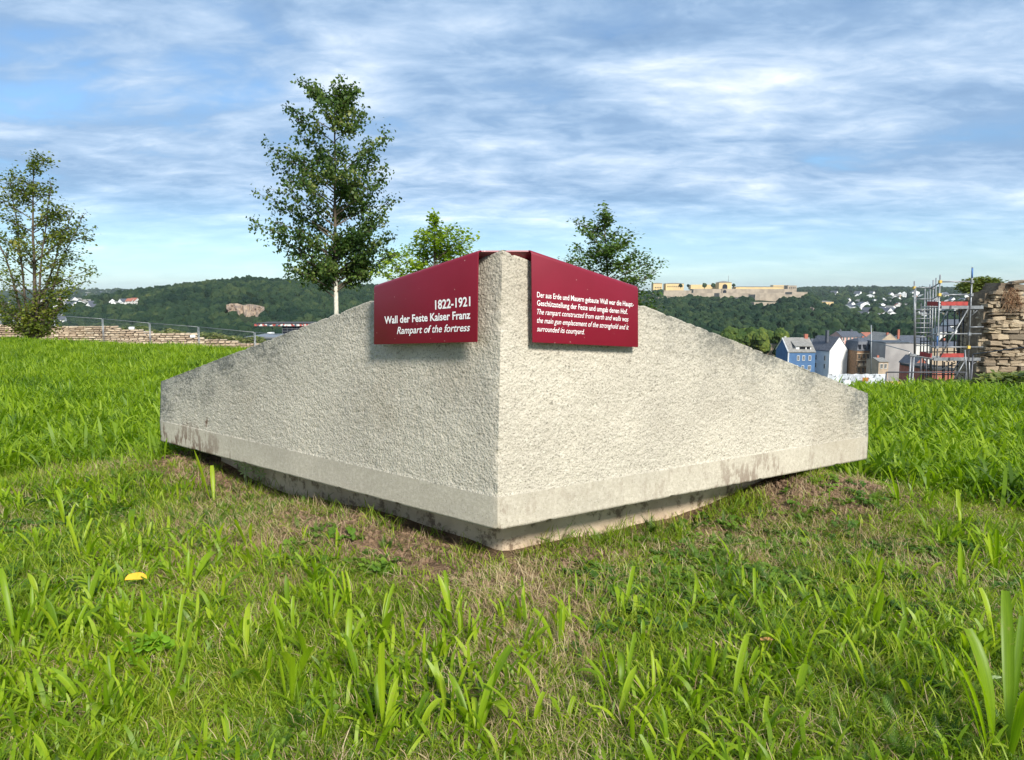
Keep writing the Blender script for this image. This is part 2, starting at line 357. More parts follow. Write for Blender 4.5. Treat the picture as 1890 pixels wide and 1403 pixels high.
# ------------------------------------------------------------------ ground
EX = [-60, -13.5, -5.9, 4.3, 6.2, 60]; EY = [20.5, 19.6, 15.8, 8.9, 8.7, 10.0]
ML = on_z(330, 862, .05); MR = on_z(1490, 905, .08); MC = on_z(640, 975, 0)
def ground_z(x, y):
    x = np.asarray(x, float); y = np.asarray(y, float)
    r = np.hypot(x, y)
    z = (fbm(x, y, 4, 1.4)-.5)*.07*sstep(.3, 2, r) + (fbm(x, y, 3, 7)-.5)*.025
    z += .10*np.exp(-((x-ML.x)**2+(y-ML.y)**2)/.30) + .17*np.exp(-(((x-MR.x)/.55)**2+((y-MR.y)/.40)**2)) + .05*np.exp(-((x-MC.x)**2+(y-MC.y)**2)/.35)
    d = y - np.interp(x, EX, EY)
    z -= 3.7*sstep(-.2, 9.5, d)
    k = sstep(-8, 3, x); z -= 31*sstep(58, 190, y)*(1-k) + 34*sstep(28, 150, y)*k
    z += (fbm(x, y, 4, .02)-.5)*2.5*sstep(60, 120, y)
    return z
def gz(x, y): return float(ground_z(np.array([x]), np.array([y]))[0])
def polar(name, r0, r1, na, nr, material, kind='structure', attr=False, drop=0):
    rr = np.exp(np.linspace(math.log(r0), math.log(r1), nr)); aa = np.linspace(0, 2*math.pi, na, endpoint=False)
    A, Rr = np.meshgrid(aa, rr, indexing='ij'); X = Rr*np.sin(A); Y = Rr*np.cos(A); Z = ground_z(X, Y) - drop
    V = np.stack([X, Y, Z], -1).reshape(-1, 3); Fc = grid_faces(na, nr, True)[:, ::-1]
    at_ = None
    if r0 < 1:
        V = np.vstack([V, [[0, 0, 0]]])
    if attr:
        d = front_dist(V[:, 0], V[:, 1]); nz = fbm(V[:, 0], V[:, 1], 3, 2.2)
        at_ = {'bare': baref(V[:, 0], V[:, 1])}
    me = np_mesh(name, V, Fc, material, True, at_)
    o = link(name, me); tag(o, kind=kind)
    return o
def baref(x, y):
    d = front_dist(x, y); n_ = fbm(x, y, 3, 2.6)-.5
    k = (1-sstep(.03, .38, d+n_*.45))*.85
    k = np.maximum(k, np.exp(-(((x-ML.x)/.55)**2+((y-ML.y-.05)/.22)**2))*1.1)
    k = np.maximum(k, np.exp(-(((x-MR.x-.05)/.60)**2+((y-MR.y)/.36)**2))*1.45)
    q = on_z(690, 1010, 0); a = (x-q.x)*.75-(y-q.y)*.66*-1*0; k = np.maximum(k, np.exp(-(((x-q.x)/.95)**2+((y-q.y+(x-q.x)*.72)/.36)**2))*1.35)
    return np.clip(k + n_*.7*(k > .08), 0, 1)
lawn = polar('lawn', .2, 62, 420, 190, M['ground'], attr=True)
lawn['label'] = 'grassy lawn ground sloping away behind the stone'
valley = polar('valley_floor', 61.9, 16000, 200, 90, M['valley'], drop=.02)

# ------------------------------------------------------------------ hills
def hill(name, sky, Yf, Yr, Yb, zf, label, rows=46, amp=1.0, front_pow=1.0, dpx=8, top_drop=0):
    px = np.arange(sky[0][0], sky[-1][0]+1, dpx); py = np.interp(px, [s[0] for s in sky], [s[1] for s in sky])
    n = len(px); V = []; t = np.concatenate([np.linspace(0, 1, rows), 1+np.linspace(0, 1, 14)[1:]])
    for i in range(n):
        top = at(px[i], py[i], Yr)
        for tt in t:
            if tt <= 1: Y = Yf + (Yr-Yf)*tt; z = zf + (top.z-zf)*(tt**front_pow if front_pow != 1 else (tt*tt*(3-2*tt)*.6+tt*.4))
            else: Y = Yr + (Yb-Yr)*(tt-1); z = top.z + (zf-top.z)*(tt-1)**1.6
            X = (px[i]-CX)/FPX * (CAM.z*0 + Y)/math.cos(PITCH)*math.cos(PITCH)
            X = top.x * Y/top.y
            V.append((X, Y, z))
    V = np.array(V); env = np.tile(np.sin(np.clip(t/2, 0, 1)*math.pi), n)
    V[:, 2] += (fbm(V[:, 0], V[:, 1], 4, .006)-.5)*26*amp*env*np.tile(np.where(t < .93, 1, .15), n)
    me = np_mesh(name, V, grid_faces(n, len(t))[:, ::-1], M['hill'], True)
    o = link(name, me); tag(o, label, kind='structure'); o['pxs'] = 0; del o['pxs']
    H = V[:, 2].reshape(n, len(t))
    def zat(pxq, Y):
        tt = (Y-Yf)/(Yr-Yf); i = np.clip((np.asarray(pxq)-px[0])/dpx, 0, n-1.001); i0 = i.astype(int); fi = i-i0
        j = np.clip(tt*(rows-1), 0, rows-1.001); j0 = j.astype(int); fj = j-j0
        return (H[i0, j0]*(1-fj)+H[i0, j0+1]*fj)*(1-fi) + (H[i0+1, j0]*(1-fj)+H[i0+1, j0+1]*fj)*fi
    return o, zat
hA, zA = hill('hill', [(-420,580),(-150,576),(0,572),(100,565),(180,556),(230,547),(280,540),(330,534),(380,527),(440,522),(520,524),(600,529),(690,535),(800,547),(950,562),(1150,575),(1300,590)], 620, 1500, 2300, -43, 'wooded hill with a quarry on the left')
hB, zB = hill('hill', [(960,600),(1060,578),(1130,557),(1200,548),(1250,543),(1300,541),(1400,541),(1450,543),(1490,550),(1515,560),(1560,574),(1610,590),(1680,600),(1800,606),(2000,610),(2300,612)], 760, 1850, 2500, -43, 'wooded hill below the fortress', front_pow=.8)
hC, zC = hill('hill', [(700,560),(1000,552),(1300,541),(1470,536),(1560,534),(1640,535),(1760,536),(1890,538),(2100,541),(2500,548)], 1150, 4600, 6500, -43, 'far ridge behind the town on the right')
hD, zD = hill('hill', [(-500,552),(-100,545),(0,543),(80,541),(150,540),(200,541),(260,543),(400,546),(700,550),(1100,552)], 3200, 6200, 8500, -40, 'blue far ridge on the left')

# ------------------------------------------------------------------ scatter with geometry nodes
def scatter(name, P, rot, scl, idx, protos, label, kind='stuff', parent=None):
    n = len(P); me = bpy.data.meshes.new(name); me.vertices.add(n)
    me.vertices.foreach_set('co', np.asarray(P, np.float32).ravel())
    a = me.attributes.new('rot', 'FLOAT_VECTOR', 'POINT'); a.data.foreach_set('vector', np.asarray(rot, np.float32).ravel())
    a = me.attributes.new('scl', 'FLOAT_VECTOR', 'POINT'); s = np.asarray(scl, np.float32)
    if s.ndim == 1: s = np.stack([s, s, s], -1)
    a.data.foreach_set('vector', s.ravel())
    a = me.attributes.new('idx', 'INT', 'POINT'); a.data.foreach_set('value', np.asarray(idx, np.int32))
    o = link(name, me, parent); tag(o, label, kind=kind)
    col = bpy.data.collections.new(name + '_kinds')
    for q in protos: col.objects.link(q)
    ng = bpy.data.node_groups.new(name + '_scatter', 'GeometryNodeTree')
    ng.interface.new_socket('Geometry', in_out='INPUT', socket_type='NodeSocketGeometry'); ng.interface.new_socket('Geometry', in_out='OUTPUT', socket_type='NodeSocketGeometry')
    N = ng.nodes; Lk = ng.links
    gi = N.new('NodeGroupInput'); go = N.new('NodeGroupOutput'); ci = N.new('GeometryNodeCollectionInfo')
    ci.inputs[0].default_value = col; ci.inputs[1].default_value = True; ci.inputs[2].default_value = True
    ip = N.new('GeometryNodeInstanceOnPoints'); ip.inputs['Pick Instance'].default_value = True
    def attr(nm, ty):
        q = N.new('GeometryNodeInputNamedAttribute'); q.data_type = ty; q.inputs[0].default_value = nm; return q.outputs[0]
    er = N.new('FunctionNodeEulerToRotation'); Lk.new(attr('rot', 'FLOAT_VECTOR'), er.inputs[0])
    Lk.new(gi.outputs[0], ip.inputs['Points']); Lk.new(ci.outputs[0], ip.inputs['Instance']); Lk.new(attr('idx', 'INT'), ip.inputs['Instance Index'])
    Lk.new(er.outputs[0], ip.inputs['Rotation']); Lk.new(attr('scl', 'FLOAT_VECTOR'), ip.inputs['Scale']); Lk.new(ip.outputs[0], go.inputs[0])
    md = o.modifiers.new('scatter', 'NODES'); md.node_group = ng
    return o
def proto(name, me): return bpy.data.objects.new(name, me)

# forest crowns
def crown_mesh(seed, mat_, n=3):
    bm = bmesh.new(); bmesh.ops.create_icosphere(bm, subdivisions=n, radius=1)
    off = Vector((seed*7.1, seed*3.3, 1))
    for v in bm.verts:
        k = 1 + .34*(mnoise.noise(v.co*1.7+off)) + .22*mnoise.noise(v.co*4.1+off)
        v.co = v.co*k; v.co.z = v.co.z*1.05 + .25
        v.co += Vector((random.uniform(-1,1), random.uniform(-1,1), random.uniform(-1,1)))*.05
    me = bpy.data.meshes.new('tree_crown'); bm.to_mesh(me); bm.free(); me.materials.append(mat_); return me
CR = [proto('tree_crown', crown_mesh(i, M['crown'])) for i in range(6)]
CR_OBJS = CR
def forest(name, n, pxr, Yr_, zf, size, label, skip=None, sizevar=.48):
    px = np.random.uniform(pxr[0], pxr[1], n); Y = np.sqrt(np.random.uniform(Yr_[0]**2, Yr_[1]**2, n))
    if skip is not None:
        z = zf(px, Y); py = HOR - (z-CAM.z)/Y*FPX
        k = ~skip(px, py, Y); px = px[k]; Y = Y[k]
    z = zf(px, Y); X = (px-CX)/FPX*Y
    X = X + np.random.uniform(-3, 3, len(X)); n = len(X)
    clump = fbm(X, Y, 3, .012)
    s = size*(1+sizevar*np.random.uniform(-1, 1, n))*(.75+.5*clump)
    P = np.stack([X, Y, z+s*.15], -1); rot = np.stack([np.random.uniform(-.2,.2,n), np.random.uniform(-.2,.2,n), np.random.uniform(0,6.28,n)], -1)
    S = np.stack([s, s, s*np.random.uniform(.85, 1.35, n)], -1)
    return scatter(name, P, rot, S, np.random.randint(0, 6, n), CR_OBJS, label)
def skA(px, py, Y):
    q = (np.abs(px-456) < 33) & (py > 561) & (py < 610-np.abs(px-462)*.6)
    q |= (px > 188) & (px < 264) & (py > 553) & (py < 571)
    q |= (px > 498) & (px < 512) & (py > 561) & (py < 573)
    return q
forest('wood', 13000, (-380, 1000), (630, 1560), zA, 5.2, 'dense dark green wood covering the quarry hill', skA)
def skB(px, py, Y):
    rk = fbm(px*.02+3, py*.012, 3, 1.0)
    q = (px > 1440) & (px < 1520) & (py > 560) & (py < 600) & (rk > .56)
    q |= (px > 1375) & (px < 1440) & (py > 577) & (py < 600) & (rk > .62)
    q |= (py < 557) & (px > 1220) & (px < 1485)
    q |= (px > 1385) & (px < 1440) & (py < 573)
    q |= (px > 1355) & (px < 1392) & (py < 563)
    q |= (px > 1508) & (px < 1546) & (py > 552) & (py < 576)
    q |= (px > 1505) & (px < 1580) & (py > 598) & (py < 616)
    return q
forest('wood', 12000, (1000, 2100), (770, 1840), zB, 5.6, 'dark green wood on the slope below the fortress', skB)
def surfY(zf, px, py, a, b_):
    Ys = np.linspace(a, b_, 300); z = zf(np.full(300, px), Ys); return float(Ys[np.argmin(np.abs(HOR-(z-CAM.z)/Ys*FPX-py))])
rs = random.Random(5); FARH = []
while len(FARH) < 130:
    px = rs.uniform(1525, 1900); py = 543.5 + 52*rs.random()**1.3
    if py < 546+max(0, 1560-px)*.1 or (px < 1560 and py > 552): continue
    if any(abs(px-q[0])*1.0 + abs(py-q[1])*1.5 < 5.5 for q in FARH): continue
    Y = surfY(zC, px, py+1.0, 1200, 4500) - 15; k = rs.choices([0,1,2,3,4], [5,4,1,2,.7])[0]
    FARH.append((px, py-1, Y, k, rs.uniform(1.0, 1.5)*(1.0 if Y < 2500 else 1.5), rs.uniform(-.9, .9)))
fa = np.array([(q[0], q[1]) for q in FARH])
def skC(px, py, Y):
    d = np.abs(px[:, None]-fa[None, :, 0])/4.5; e = py[:, None]-fa[None, :, 1]
    return ((d < 1) & (e > -1.5) & (e < 7)).any(1)
forest('wood', 15000, (1300, 2100), (1200, 4640), zC, 8.0, 'dark woods between the houses of the far hillside', skC)
forest('wood', 3500, (-300, 700), (3300, 6200), zD, 15, 'hazy blue woods on the far left ridge')

# haze
hz = MB(); hz.box((-17500, -17500, -90), (17500, 17500, 230)); 
hm = bpy.data.materials.new('haze'); hm.use_nodes = True; ht = NT(hm.node_tree)
pv = ht.n('ShaderNodeVolumePrincipled', {'Color': (.86,.93,1.0), 'Density': 3.2e-5, 'Anisotropy': .1})
ho = ht.n('ShaderNodeOutputMaterial'); ht.t.links.new(pv.outputs[0], ho.inputs['Volume'])
haze = hz.build('haze', hm, fix=True); tag(haze, kind='stuff')

# ------------------------------------------------------------------ stone monument
mon = empty('stone_monument', (F.x, F.y + .8, 0), 'pale sandstone block shaped like a rampart corner, standing on a low plinth in the lawn', 'monument')
def stone_face(name, A, B, AT, BT, nrm, seed):
    """A front corner bottom, B far end bottom; rough hammered face above a smooth margin"""
    Hm = .145
    Ln = (B-A).length; nu = int(Ln/.012); nv = 96
    u = np.linspace(0, 1, nu); v = np.linspace(0, 1, nv)
    U, Vv = np.meshgrid(u, v, indexing='ij')
    base = np.array(A)[None, None]*(1-U[..., None]) + np.array(B)[None, None]*U[..., None]; base[..., 2] += Hm
    top = np.array(AT)[None, None]*(1-U[..., None]) + np.array(BT)[None, None]*U[..., None]
    Pp = base*(1-Vv[..., None]) + top*Vv[..., None]
    s = U*Ln; z = Pp[..., 2]
    nz = (fbm(s+seed*5, z, 3, 60)-.5)*.0045 + (fbm(s-seed*3, z, 3, 6)-.5)*.005
    pit = fbm(s*1.0+seed*9, z*1.0, 2, 75); nz -= .004*np.clip((pit-.62)*6, 0, 1)
    edge = np.minimum(np.minimum(U*Ln/.01, (1-U)*Ln/.01), np.minimum(Vv*(z.max()-z.min()+.01)/.012*1.0, (1-Vv)*30))
    edge = np.clip(edge, 0, 1); disp = nz*edge - .0015*edge
    Pp = Pp + np.array(nrm)[None, None]*disp[..., None]
    def chips(Q, Uq):
        zc = Q[..., 2]; am = np.clip(1-Uq*Ln/.018, 0, 1); q = fbm(zc*0+3.3, zc, 3, 34); big_ = np.clip((q-.60)*5, 0, 1)
        Q[..., 1] += am*(.0015 + .004*q + .012*big_); return Q
    tc_ = fbm(s+seed*11, s*0+2.2, 4, 30); Pp[..., 2] -= np.clip(1-(1-Vv)*40, 0, 1)*(.0015+.005*tc_+.012*np.clip((tc_-.62)*5, 0, 1)); Pp = chips(Pp, U)
    dtop = (top[..., 2]-z)
    dt = np.exp(-dtop/.16)*sstep(.12, .5, U)*.9 + np.exp(-dtop/.10)*.35 + (1-sstep(0, .30, (1-U)*Ln))*.75
    if seed == 1: dt += .85*sstep(.35, .85, U)*np.exp(-dtop/.22)
    df = (1-sstep(0, .22, z-BZ-.05))*sstep(.55, .98, U)*(1.0 if seed == 1 else .35)
    if seed == 1: df += 1.2*np.exp(-(((s-Ln*.80)/.03)**2+((z-.40)/.03)**2))
    # return the edges towards the core so that no gap shows
    sk = Pp[:, -1:] - np.array(nrm)*.03 + np.array([0, 0, -.0145*0]); sk[..., 2] = sk[..., 2] - .002
    Pp = np.concatenate([Pp, sk], 1); dt = np.concatenate([dt, dt[:, -1:]], 1); df = np.concatenate([df, df[:, -1:]], 1); nv += 1
    sk = Pp[-1:] - np.array(nrm)*.03; Pp = np.concatenate([Pp, sk], 0); dt = np.concatenate([dt, dt[-1:]], 0); df = np.concatenate([df, df[-1:]], 0); nu += 1
    me = np_mesh(name, Pp.reshape(-1, 3), grid_faces(nu, nv) if nrm.x > 0 else grid_faces(nu, nv)[:, ::-1], M['stone_rough'], True, {'dirt_top': dt.ravel(), 'dirt_foot': df.ravel()})
    link(name, me, mon)
    # smooth margin
    nu -= 1; nv2 = 12; v = np.linspace(0, 1, nv2); U, Vv = np.meshgrid(u, v, indexing='ij')
    Pp = np.array(A)[None, None]*(1-U[..., None]) + np.array(B)[None, None]*U[..., None]; Pp[..., 2] += Hm*Vv
    Pp = Pp + np.array(nrm)[None, None]*.0004; Pp = chips(Pp, U); bc_ = fbm(U*Ln+seed*7, U*0+1.2, 4, 24); Pp[:, :1, 2] += (.0015+.004*bc_+.010*np.clip((bc_-.64)*5, 0, 1))[:, :1]
    sk = Pp[:, :1] - np.array(nrm)*.03; Pp = np.concatenate([sk, Pp], 1); U = np.concatenate([U[:, :1], U], 1); Vv = np.concatenate([Vv[:, :1], Vv], 1); nv2 += 1
    sk = Pp[-1:] - np.array(nrm)*.03; Pp = np.concatenate([Pp, sk], 0); U = np.concatenate([U, U[-1:]], 0); Vv = np.concatenate([Vv, Vv[-1:]], 0); nu += 1
    s = U*Ln; z = Pp[..., 2]
    f = (1-.5*Vv)*(sstep(.5, .95, U)*1.1 if seed == 1 else .25+.45*np.exp(-((s-Ln*.6)/.5)**2)) + .9*np.exp(-s/.05)*(1-Vv)
    me = np_mesh('margin_band', Pp.reshape(-1, 3), grid_faces(nu, nv2) if nrm.x > 0 else grid_faces(nu, nv2)[:, ::-1], M['stone_smooth'], False, {'dirt_top': (1-sstep(0, .15, (1-U)*Ln)).ravel()*.5, 'dirt_foot': f.ravel()})
    link('margin_band', me, mon)
stone_face('hammered_face', F, L, FT, LT, nL, 1); stone_face('hammered_face', F, R, FT, RT, nR, 2)
# core behind the faces: bottom, sloping top, ends, back
inn = .022
Fi = F - (nL+nR)*inn*.8; Li = L - nL*inn; Ri = R - nR*inn
pn = (LT-FT).cross(RT-FT).normalized(); pn = pn if pn.z > 0 else -pn
def on_top(x, y, lift=0): return Vector((x, y, FT.z - (pn.x*(x-FT.x)+pn.y*(y-FT.y))/pn.z + lift))
BL = Vector((L.x*.90+.0, L.y+.46, BZ)); BR = Vector((R.x*.90, R.y+.46, BZ))
foot = [Fi, Ri, BR, BL, Li]; tops = [on_top(p.x, p.y, -.003) for p in foot]; tops[0] = on_top(FT.x-.0, FT.y+.03, -.003)
b = MB(); n = 5; b.add(foot+tops, [tuple(range(n))[::-1], tuple(range(n, 2*n))] + [(i, (i+1)%n, (i+1)%n+n, i+n) for i in range(n)])
b.build('core_block', M['stone_smooth'], mon, fix=True)
# plinth
pi = .205
def inset(A, B, nrm, k): return A - nrm*k, B - nrm*k
a1, a2 = inset(F, L, nL, pi); c1, c2 = inset(F, R, nR, pi)
def isect(p, d, q, e):
    t = ((q.x-p.x)*e.y-(q.y-p.y)*e.x)/(d.x*e.y-d.y*e.x); return p + d*t
PF = isect(a1, eL, c1, eR); PL_ = a1 + eL*((L-F).length-.42); PR_ = c1 + eR*((R-F).length-.42)
pp = [PF + eL*.05, PF*1.0 + (eL+eR)*.012, PF + eR*.05, PR_, PR_+Vector((-.2,.4,0)), PL_+Vector((.2,.4,0)), PL_]
pp = [Vector((p.x, p.y, -.25)) for p in pp]
b = MB(); b.prism(pp, (0, 0, .25+BZ+.0)); pl_me = b.mesh('plinth', M['plinth']); b.fixn(pl_me); link('plinth', pl_me, mon)

# ------------------------------------------------------------------ carmine sign
sg = empty('sign_cap', (F.x, F.y, FT.z-.3), 'dark red folded metal information sign with white lettering, capping the peak of the stone', 'sign')
OFF = .048
def pl_pt(px, py, nrm): return on_plane(px, py, F + nrm*OFF, nrm)
PLc = [pl_pt(882, 459, nL), pl_pt(690, 524, nL), pl_pt(690, 636, nL), pl_pt(880, 631.5, nL)]
PRc = [pl_pt(981, 459, nR), pl_pt(1178, 526, nR), pl_pt(1178, 641, nR), pl_pt(983, 632, nR)]
bk = Vector((0, 1, -.48*1.0)).normalized()
def panel(corners, nrm, backs):
    a, b_, c, d = corners
    T = .006; r = .022; n = 6; prof = []
    bm = bmesh.new(); rows = []
    # vertical part, then bend over to the sloping cap
    for (pt, back) in ((a, backs[0]), (b_, backs[1])):
        row = []; down = (d if pt is a else c)
        row.append(bm.verts.new(down))
        row.append(bm.verts.new(pt + Vector((0,0,-r))))
        for k in range(1, n+1):
            t = k/n*math.pi/2
            row.append(bm.verts.new(pt + Vector((0,0,-r))*(1-math.sin(t)) + back*r*(1-math.cos(t))))
        rows.append(row)
    for k in range(len(rows[0])-1):
        bm.faces.new((rows[0][k], rows[0][k+1], rows[1][k+1], rows[1][k]))
    for f in bm.faces: f.smooth = True
    bmesh.ops.recalc_face_normals(bm, faces=bm.faces)
    bm.faces.ensure_lookup_table()
    if bm.faces[0].normal.dot(nrm) < 0: bmesh.ops.reverse_faces(bm, faces=bm.faces)
    e0 = rows[0][-1].co.copy(); e1 = rows[1][-1].co.copy()
    bmesh.ops.solidify(bm, geom=bm.faces[:], thickness=T)
    me = bpy.data.meshes.new('panel'); bm.to_mesh(me); bm.free(); me.materials.append(M['sign'])
    o = link('panel', me, sg); md = o.modifiers.new('bevel', 'BEVEL'); md.width = .0012; md.segments = 2; md.limit_method = 'ANGLE'
    return e0, e1
# fold direction: into the cap plane, away from the face
cn = (PLc[1]-PLc[0]).cross(PRc[1]-PRc[0]).normalized(); cn = cn if cn.z > 0 else -cn
def into(nrm): 
    q = -nrm - cn*(-nrm).dot(cn); return q.normalized()
eA = panel(PLc, nL, (into(nL), into(nL))); eB = panel(PRc, nR, (into(nR), into(nR)))
b = MB(); b.prism([eA[1], eA[0], eB[0], eB[1]], -cn*.006); cp = b.mesh('top_plate', M['sign']); b.fixn(cp); link('top_plate', cp, sg)
# brackets from panel to stone
for (cr, nrm) in ((PLc, nL), (PRc, nR)):
    for k in (.25, .75):
        p = cr[0].lerp(cr[1], k) + Vector((0, 0, -.12)); b = MB()
        b.tube([p - nrm*.005, p - nrm*(OFF+.01)], .009, 8); b.build('spacer', M['steel'], sg)
def text_mesh(s, bold=0.0, shear=0.0):
    cu = bpy.data.curves.new('lettering', 'FONT'); cu.body = s; cu.size = 1; cu.offset = bold; cu.shear = shear; cu.resolution_u = 3
    cu.extrude = 0
    o = bpy.data.objects.new('lettering', cu); COL.objects.link(o); bpy.context.view_layer.update()
    me = bpy.data.meshes.new_from_object(o.evaluated_get(bpy.context.evaluated_depsgraph_get()))
    bpy.data.objects.remove(o); return me
def text_line(s, p0, p1, cap, nrm, bold, shear, label):
    me = text_mesh(s, bold, shear)
    co = np.empty(len(me.vertices)*3, np.float32); me.vertices.foreach_get('co', co); co = co.reshape(-1, 3)
    x0, x1 = co[:, 0].min(), co[:, 0].max(); P0 = pl_pt(*p0, nrm) + nrm*.0012; P1 = pl_pt(*p1, nrm) + nrm*.0012
    u = (co[:, 0]-x0)/(x1-x0); D = np.array(P1-P0)
    out = np.array(P0)[None] + u[:, None]*D[None]; out[:, 2] += co[:, 1]/.729*cap
    me.vertices.foreach_set('co', out.astype(np.float32).ravel()); me.materials.clear(); me.materials.append(M['letter']); me.update()
    o = link('text_line', me, sg); o['label'] = label
text_line('1822-1921', (803.5, 571), (868.5, 564.5), .0400, nL, .022, 0, 'white bold dates at the top of the text')
text_line('Wall der Feste Kaiser Franz', (710, 597.5), (868.5, 588), .0345, nL, .022, 0, 'white bold line naming the rampart')
text_line('Rampart of the fortress', (733, 616.5), (868, 611), .0335, nL, .010, .30, 'white italic English line')
RT_ = [('Der aus Erde und Mauern gebaute Wall war die Haupt-', (991, 548.6), (1169, 566.4), .006, 0), ('Geschützstellung der Feste und umgab deren Hof.', (991, 563.8), (1158, 579.9), .006, 0),
       ('The rampart constructed from earth and walls was', (991, 579.8), (1159.5, 593.8), 0, .30), ('the main gun emplacement of the stronghold and it', (991, 595.6), (1160, 608.6), 0, .30), ('surrounded its courtyard.', (991, 611.4), (1078, 617.2), 0, .30)]
for i, (s, p0, p1, bo, sh) in enumerate(RT_):
    text_line(s, p0, p1, .0235, nR, bo, sh, ('white bold German line' if sh == 0 else 'white italic English line') + ' of the right panel')

# ------------------------------------------------------------------ trees
def tube_curve(p0, p1, sag, n=6, wob=.05):
    pts = []
    L_ = (p1-p0).length
    for i in range(n+1):
        t = i/n; p = p0.lerp(p1, t) + Vector((0, 0, -sag*math.sin(math.pi*t)))
        if 0 < i: p += Vector((random.uniform(-1,1), random.uniform(-1,1), random.uniform(-1,1)))*wob*L_*.18*(1 if i < n else .3)
        pts.append(p)
    return pts
def leaf_batch(centers, size, droop, rnd, elong=1.15):
    n = len(centers); C_ = np.asarray(centers, float)
    az = np.random.uniform(0, 6.283, n); tilt = np.random.uniform(.15, 1.1, n)*droop + np.random.uniform(-.5, .5, n)
    d = np.stack([np.cos(az)*np.cos(tilt), np.sin(az)*np.cos(tilt), -np.sin(tilt)], -1)
    up = np.random.normal(size=(n, 3))*.6 + np.array([0, 0, 1.0]); s = np.cross(d, up); s /= np.linalg.norm(s, axis=1)[:, None]+1e-9
    nn = np.cross(s, d); sz = size*np.random.uniform(.65, 1.25, n)[:, None]; w_ = sz*.45
    v0 = C_; v1 = C_ + d*sz*.45*elong + s*w_ + nn*sz*.10; v2 = C_ + d*sz*elong - nn*sz*.05; v3 = C_ + d*sz*.45*elong - s*w_ + nn*sz*.10
    V = np.stack([v0, v1, v2, v3], 1).reshape(-1, 3); Fi_ = np.arange(n)[:, None]*4 + np.array([[0, 1, 2, 3]])
    return V, Fi_, np.repeat(rnd, 4)
def make_tree(name, label, trunk_px, Y, limbs, leafmat_, leafsize, barkmat, crownbark, nl, droop=1, trunk_r=.08, twigs=7, spread=.30, depth=1.0, stems=None, extra=16, base_z=None, twiglen=(.25, .65), group=None):
    """trunk_px = (px, py_base, px_top, py_top); limbs = (tip px, tip py) list in the silhouette"""
    bx, by, tx, ty = trunk_px
    base = at(bx, by, Y); zb = gz(base.x, base.y) - .1 if base_z is None else base_z
    base = Vector((base.x, base.y, zb)); top = at(tx, ty, Y)
    root = empty(name, base, label, 'tree', group)
    tr = MB(); br = MB(); k = 9
    tp = [base.lerp(top, i/k) + Vector((random.uniform(-1,1), random.uniform(-1,1), 0))*.02*(0 if i in (0, k) else 1) for i in range(k+1)]
    rad = [trunk_r*(1.25 if i == 0 else 1)*(1-.88*i/k) for i in range(k+1)]; cut = 4 if barkmat is M['whitebark'] else k
    tr.tube(tp[:cut+1], rad[:cut+1], 8)
    if cut < k: ld = MB(); ld.tube(tp[cut:], rad[cut:], 7); ld.build('leader', crownbark, root)
    limbs = [(tx+(lx-tx)*.95, min(ly+6, 498) if barkmat is M['whitebark'] else ly+6) for lx, ly in limbs]; centers = []
    def trunk_at(z): 
        t = min(max((z-base.z)/(top.z-base.z), .02), .97); return base.lerp(top, t), t
    def limb(start, tip, r0, ntw, tl):
        Ln = (tip-start).length; pts = tube_curve(start, tip, -Ln*.05, 7)
        br.tube(pts, [r0*(1-.85*i/7) for i in range(8)], 5, 0, False)
        for j in range(ntw):
            t = .22 + .78*(j+random.random())/ntw; q = t*7; i0 = min(int(q), 6); p = pts[i0].lerp(pts[i0+1], q-i0)
            dm = (tip-start).normalized()
            dd = (dm*.6 + Vector((random.uniform(-1,1), random.uniform(-1,1), random.uniform(-.55,.75)))*.85).normalized()
            l = random.uniform(*tl)*(1.15-.5*t)*min(1, Ln/1.2+.3); e = p + dd*l
            mid_ = p.lerp(e, .5) + Vector((0,0,.04)); br.tube([p, mid_, e], [r0*.28, r0*.2, .003], 3, 0, False)
            m = max(2, int(nl*l)); 
            for _ in range(m):
                a = random.random()**.8; c = p.lerp(e, a) + Vector((random.gauss(0,1), random.gauss(0,1), random.gauss(0,1)))*spread*.22
                centers.append(c)
    for (lx, ly) in limbs:
        dpt = random.uniform(-.35, .35)*depth
        tip = at(lx, ly, Y + dpt); hd = abs(tip.x-(base.x+(top.x-base.x)*.6))
        sz = tip.z - hd*random.uniform(.35, .62) - .1
        st, t = trunk_at(max(sz, base.z+.25*(top.z-base.z) if stems is None else base.z+.1))
        limb(st, tip, trunk_r*.26*(1-.6*t)+.005, twigs, twiglen)
    for _ in range(extra):
        lx, ly = random.choice(limbs); tip0 = at(lx, ly, Y); ax, _t = trunk_at(tip0.z)
        R0 = abs(tip0.x-ax.x)*random.uniform(.55, 1.0); a = random.uniform(0, 6.283)
        tip = Vector((ax.x+math.cos(a)*R0*.75, ax.y+math.sin(a)*R0, tip0.z+random.uniform(-.35, .25)))
        st, t = trunk_at(max(tip.z - R0*.5, base.z+.25*(top.z-base.z)))
        limb(st, tip, trunk_r*.22*(1-.6*t)+.004, twigs, twiglen)
    if stems:
        for (sx, sy) in stems:
            e = at(sx, sy, Y+random.uniform(-.3,.3)); st = base + Vector((random.uniform(-.12,.12), random.uniform(-.1,.1), .1))
            limb(st, e, trunk_r*.6, twigs*2, twiglen)
    cs = np.array(centers)
    if barkmat is M['whitebark']: cs = cs[cs[:, 2] > at(620, 532, Y).z - np.abs(cs[:, 0]-base.x)*.12]
    cl_ = fbm(cs[:, 0]*2+cs[:, 1], cs[:, 2]*2, 2, 1.3); rnd = np.clip(np.random.rand(len(cs))*.6 + cl_*.8-.2, 0, 1)
    V, Fq, rn = leaf_batch(cs, leafsize, droop, rnd)
    tr.build('trunk', barkmat, root); br.build('limb', crownbark, root)
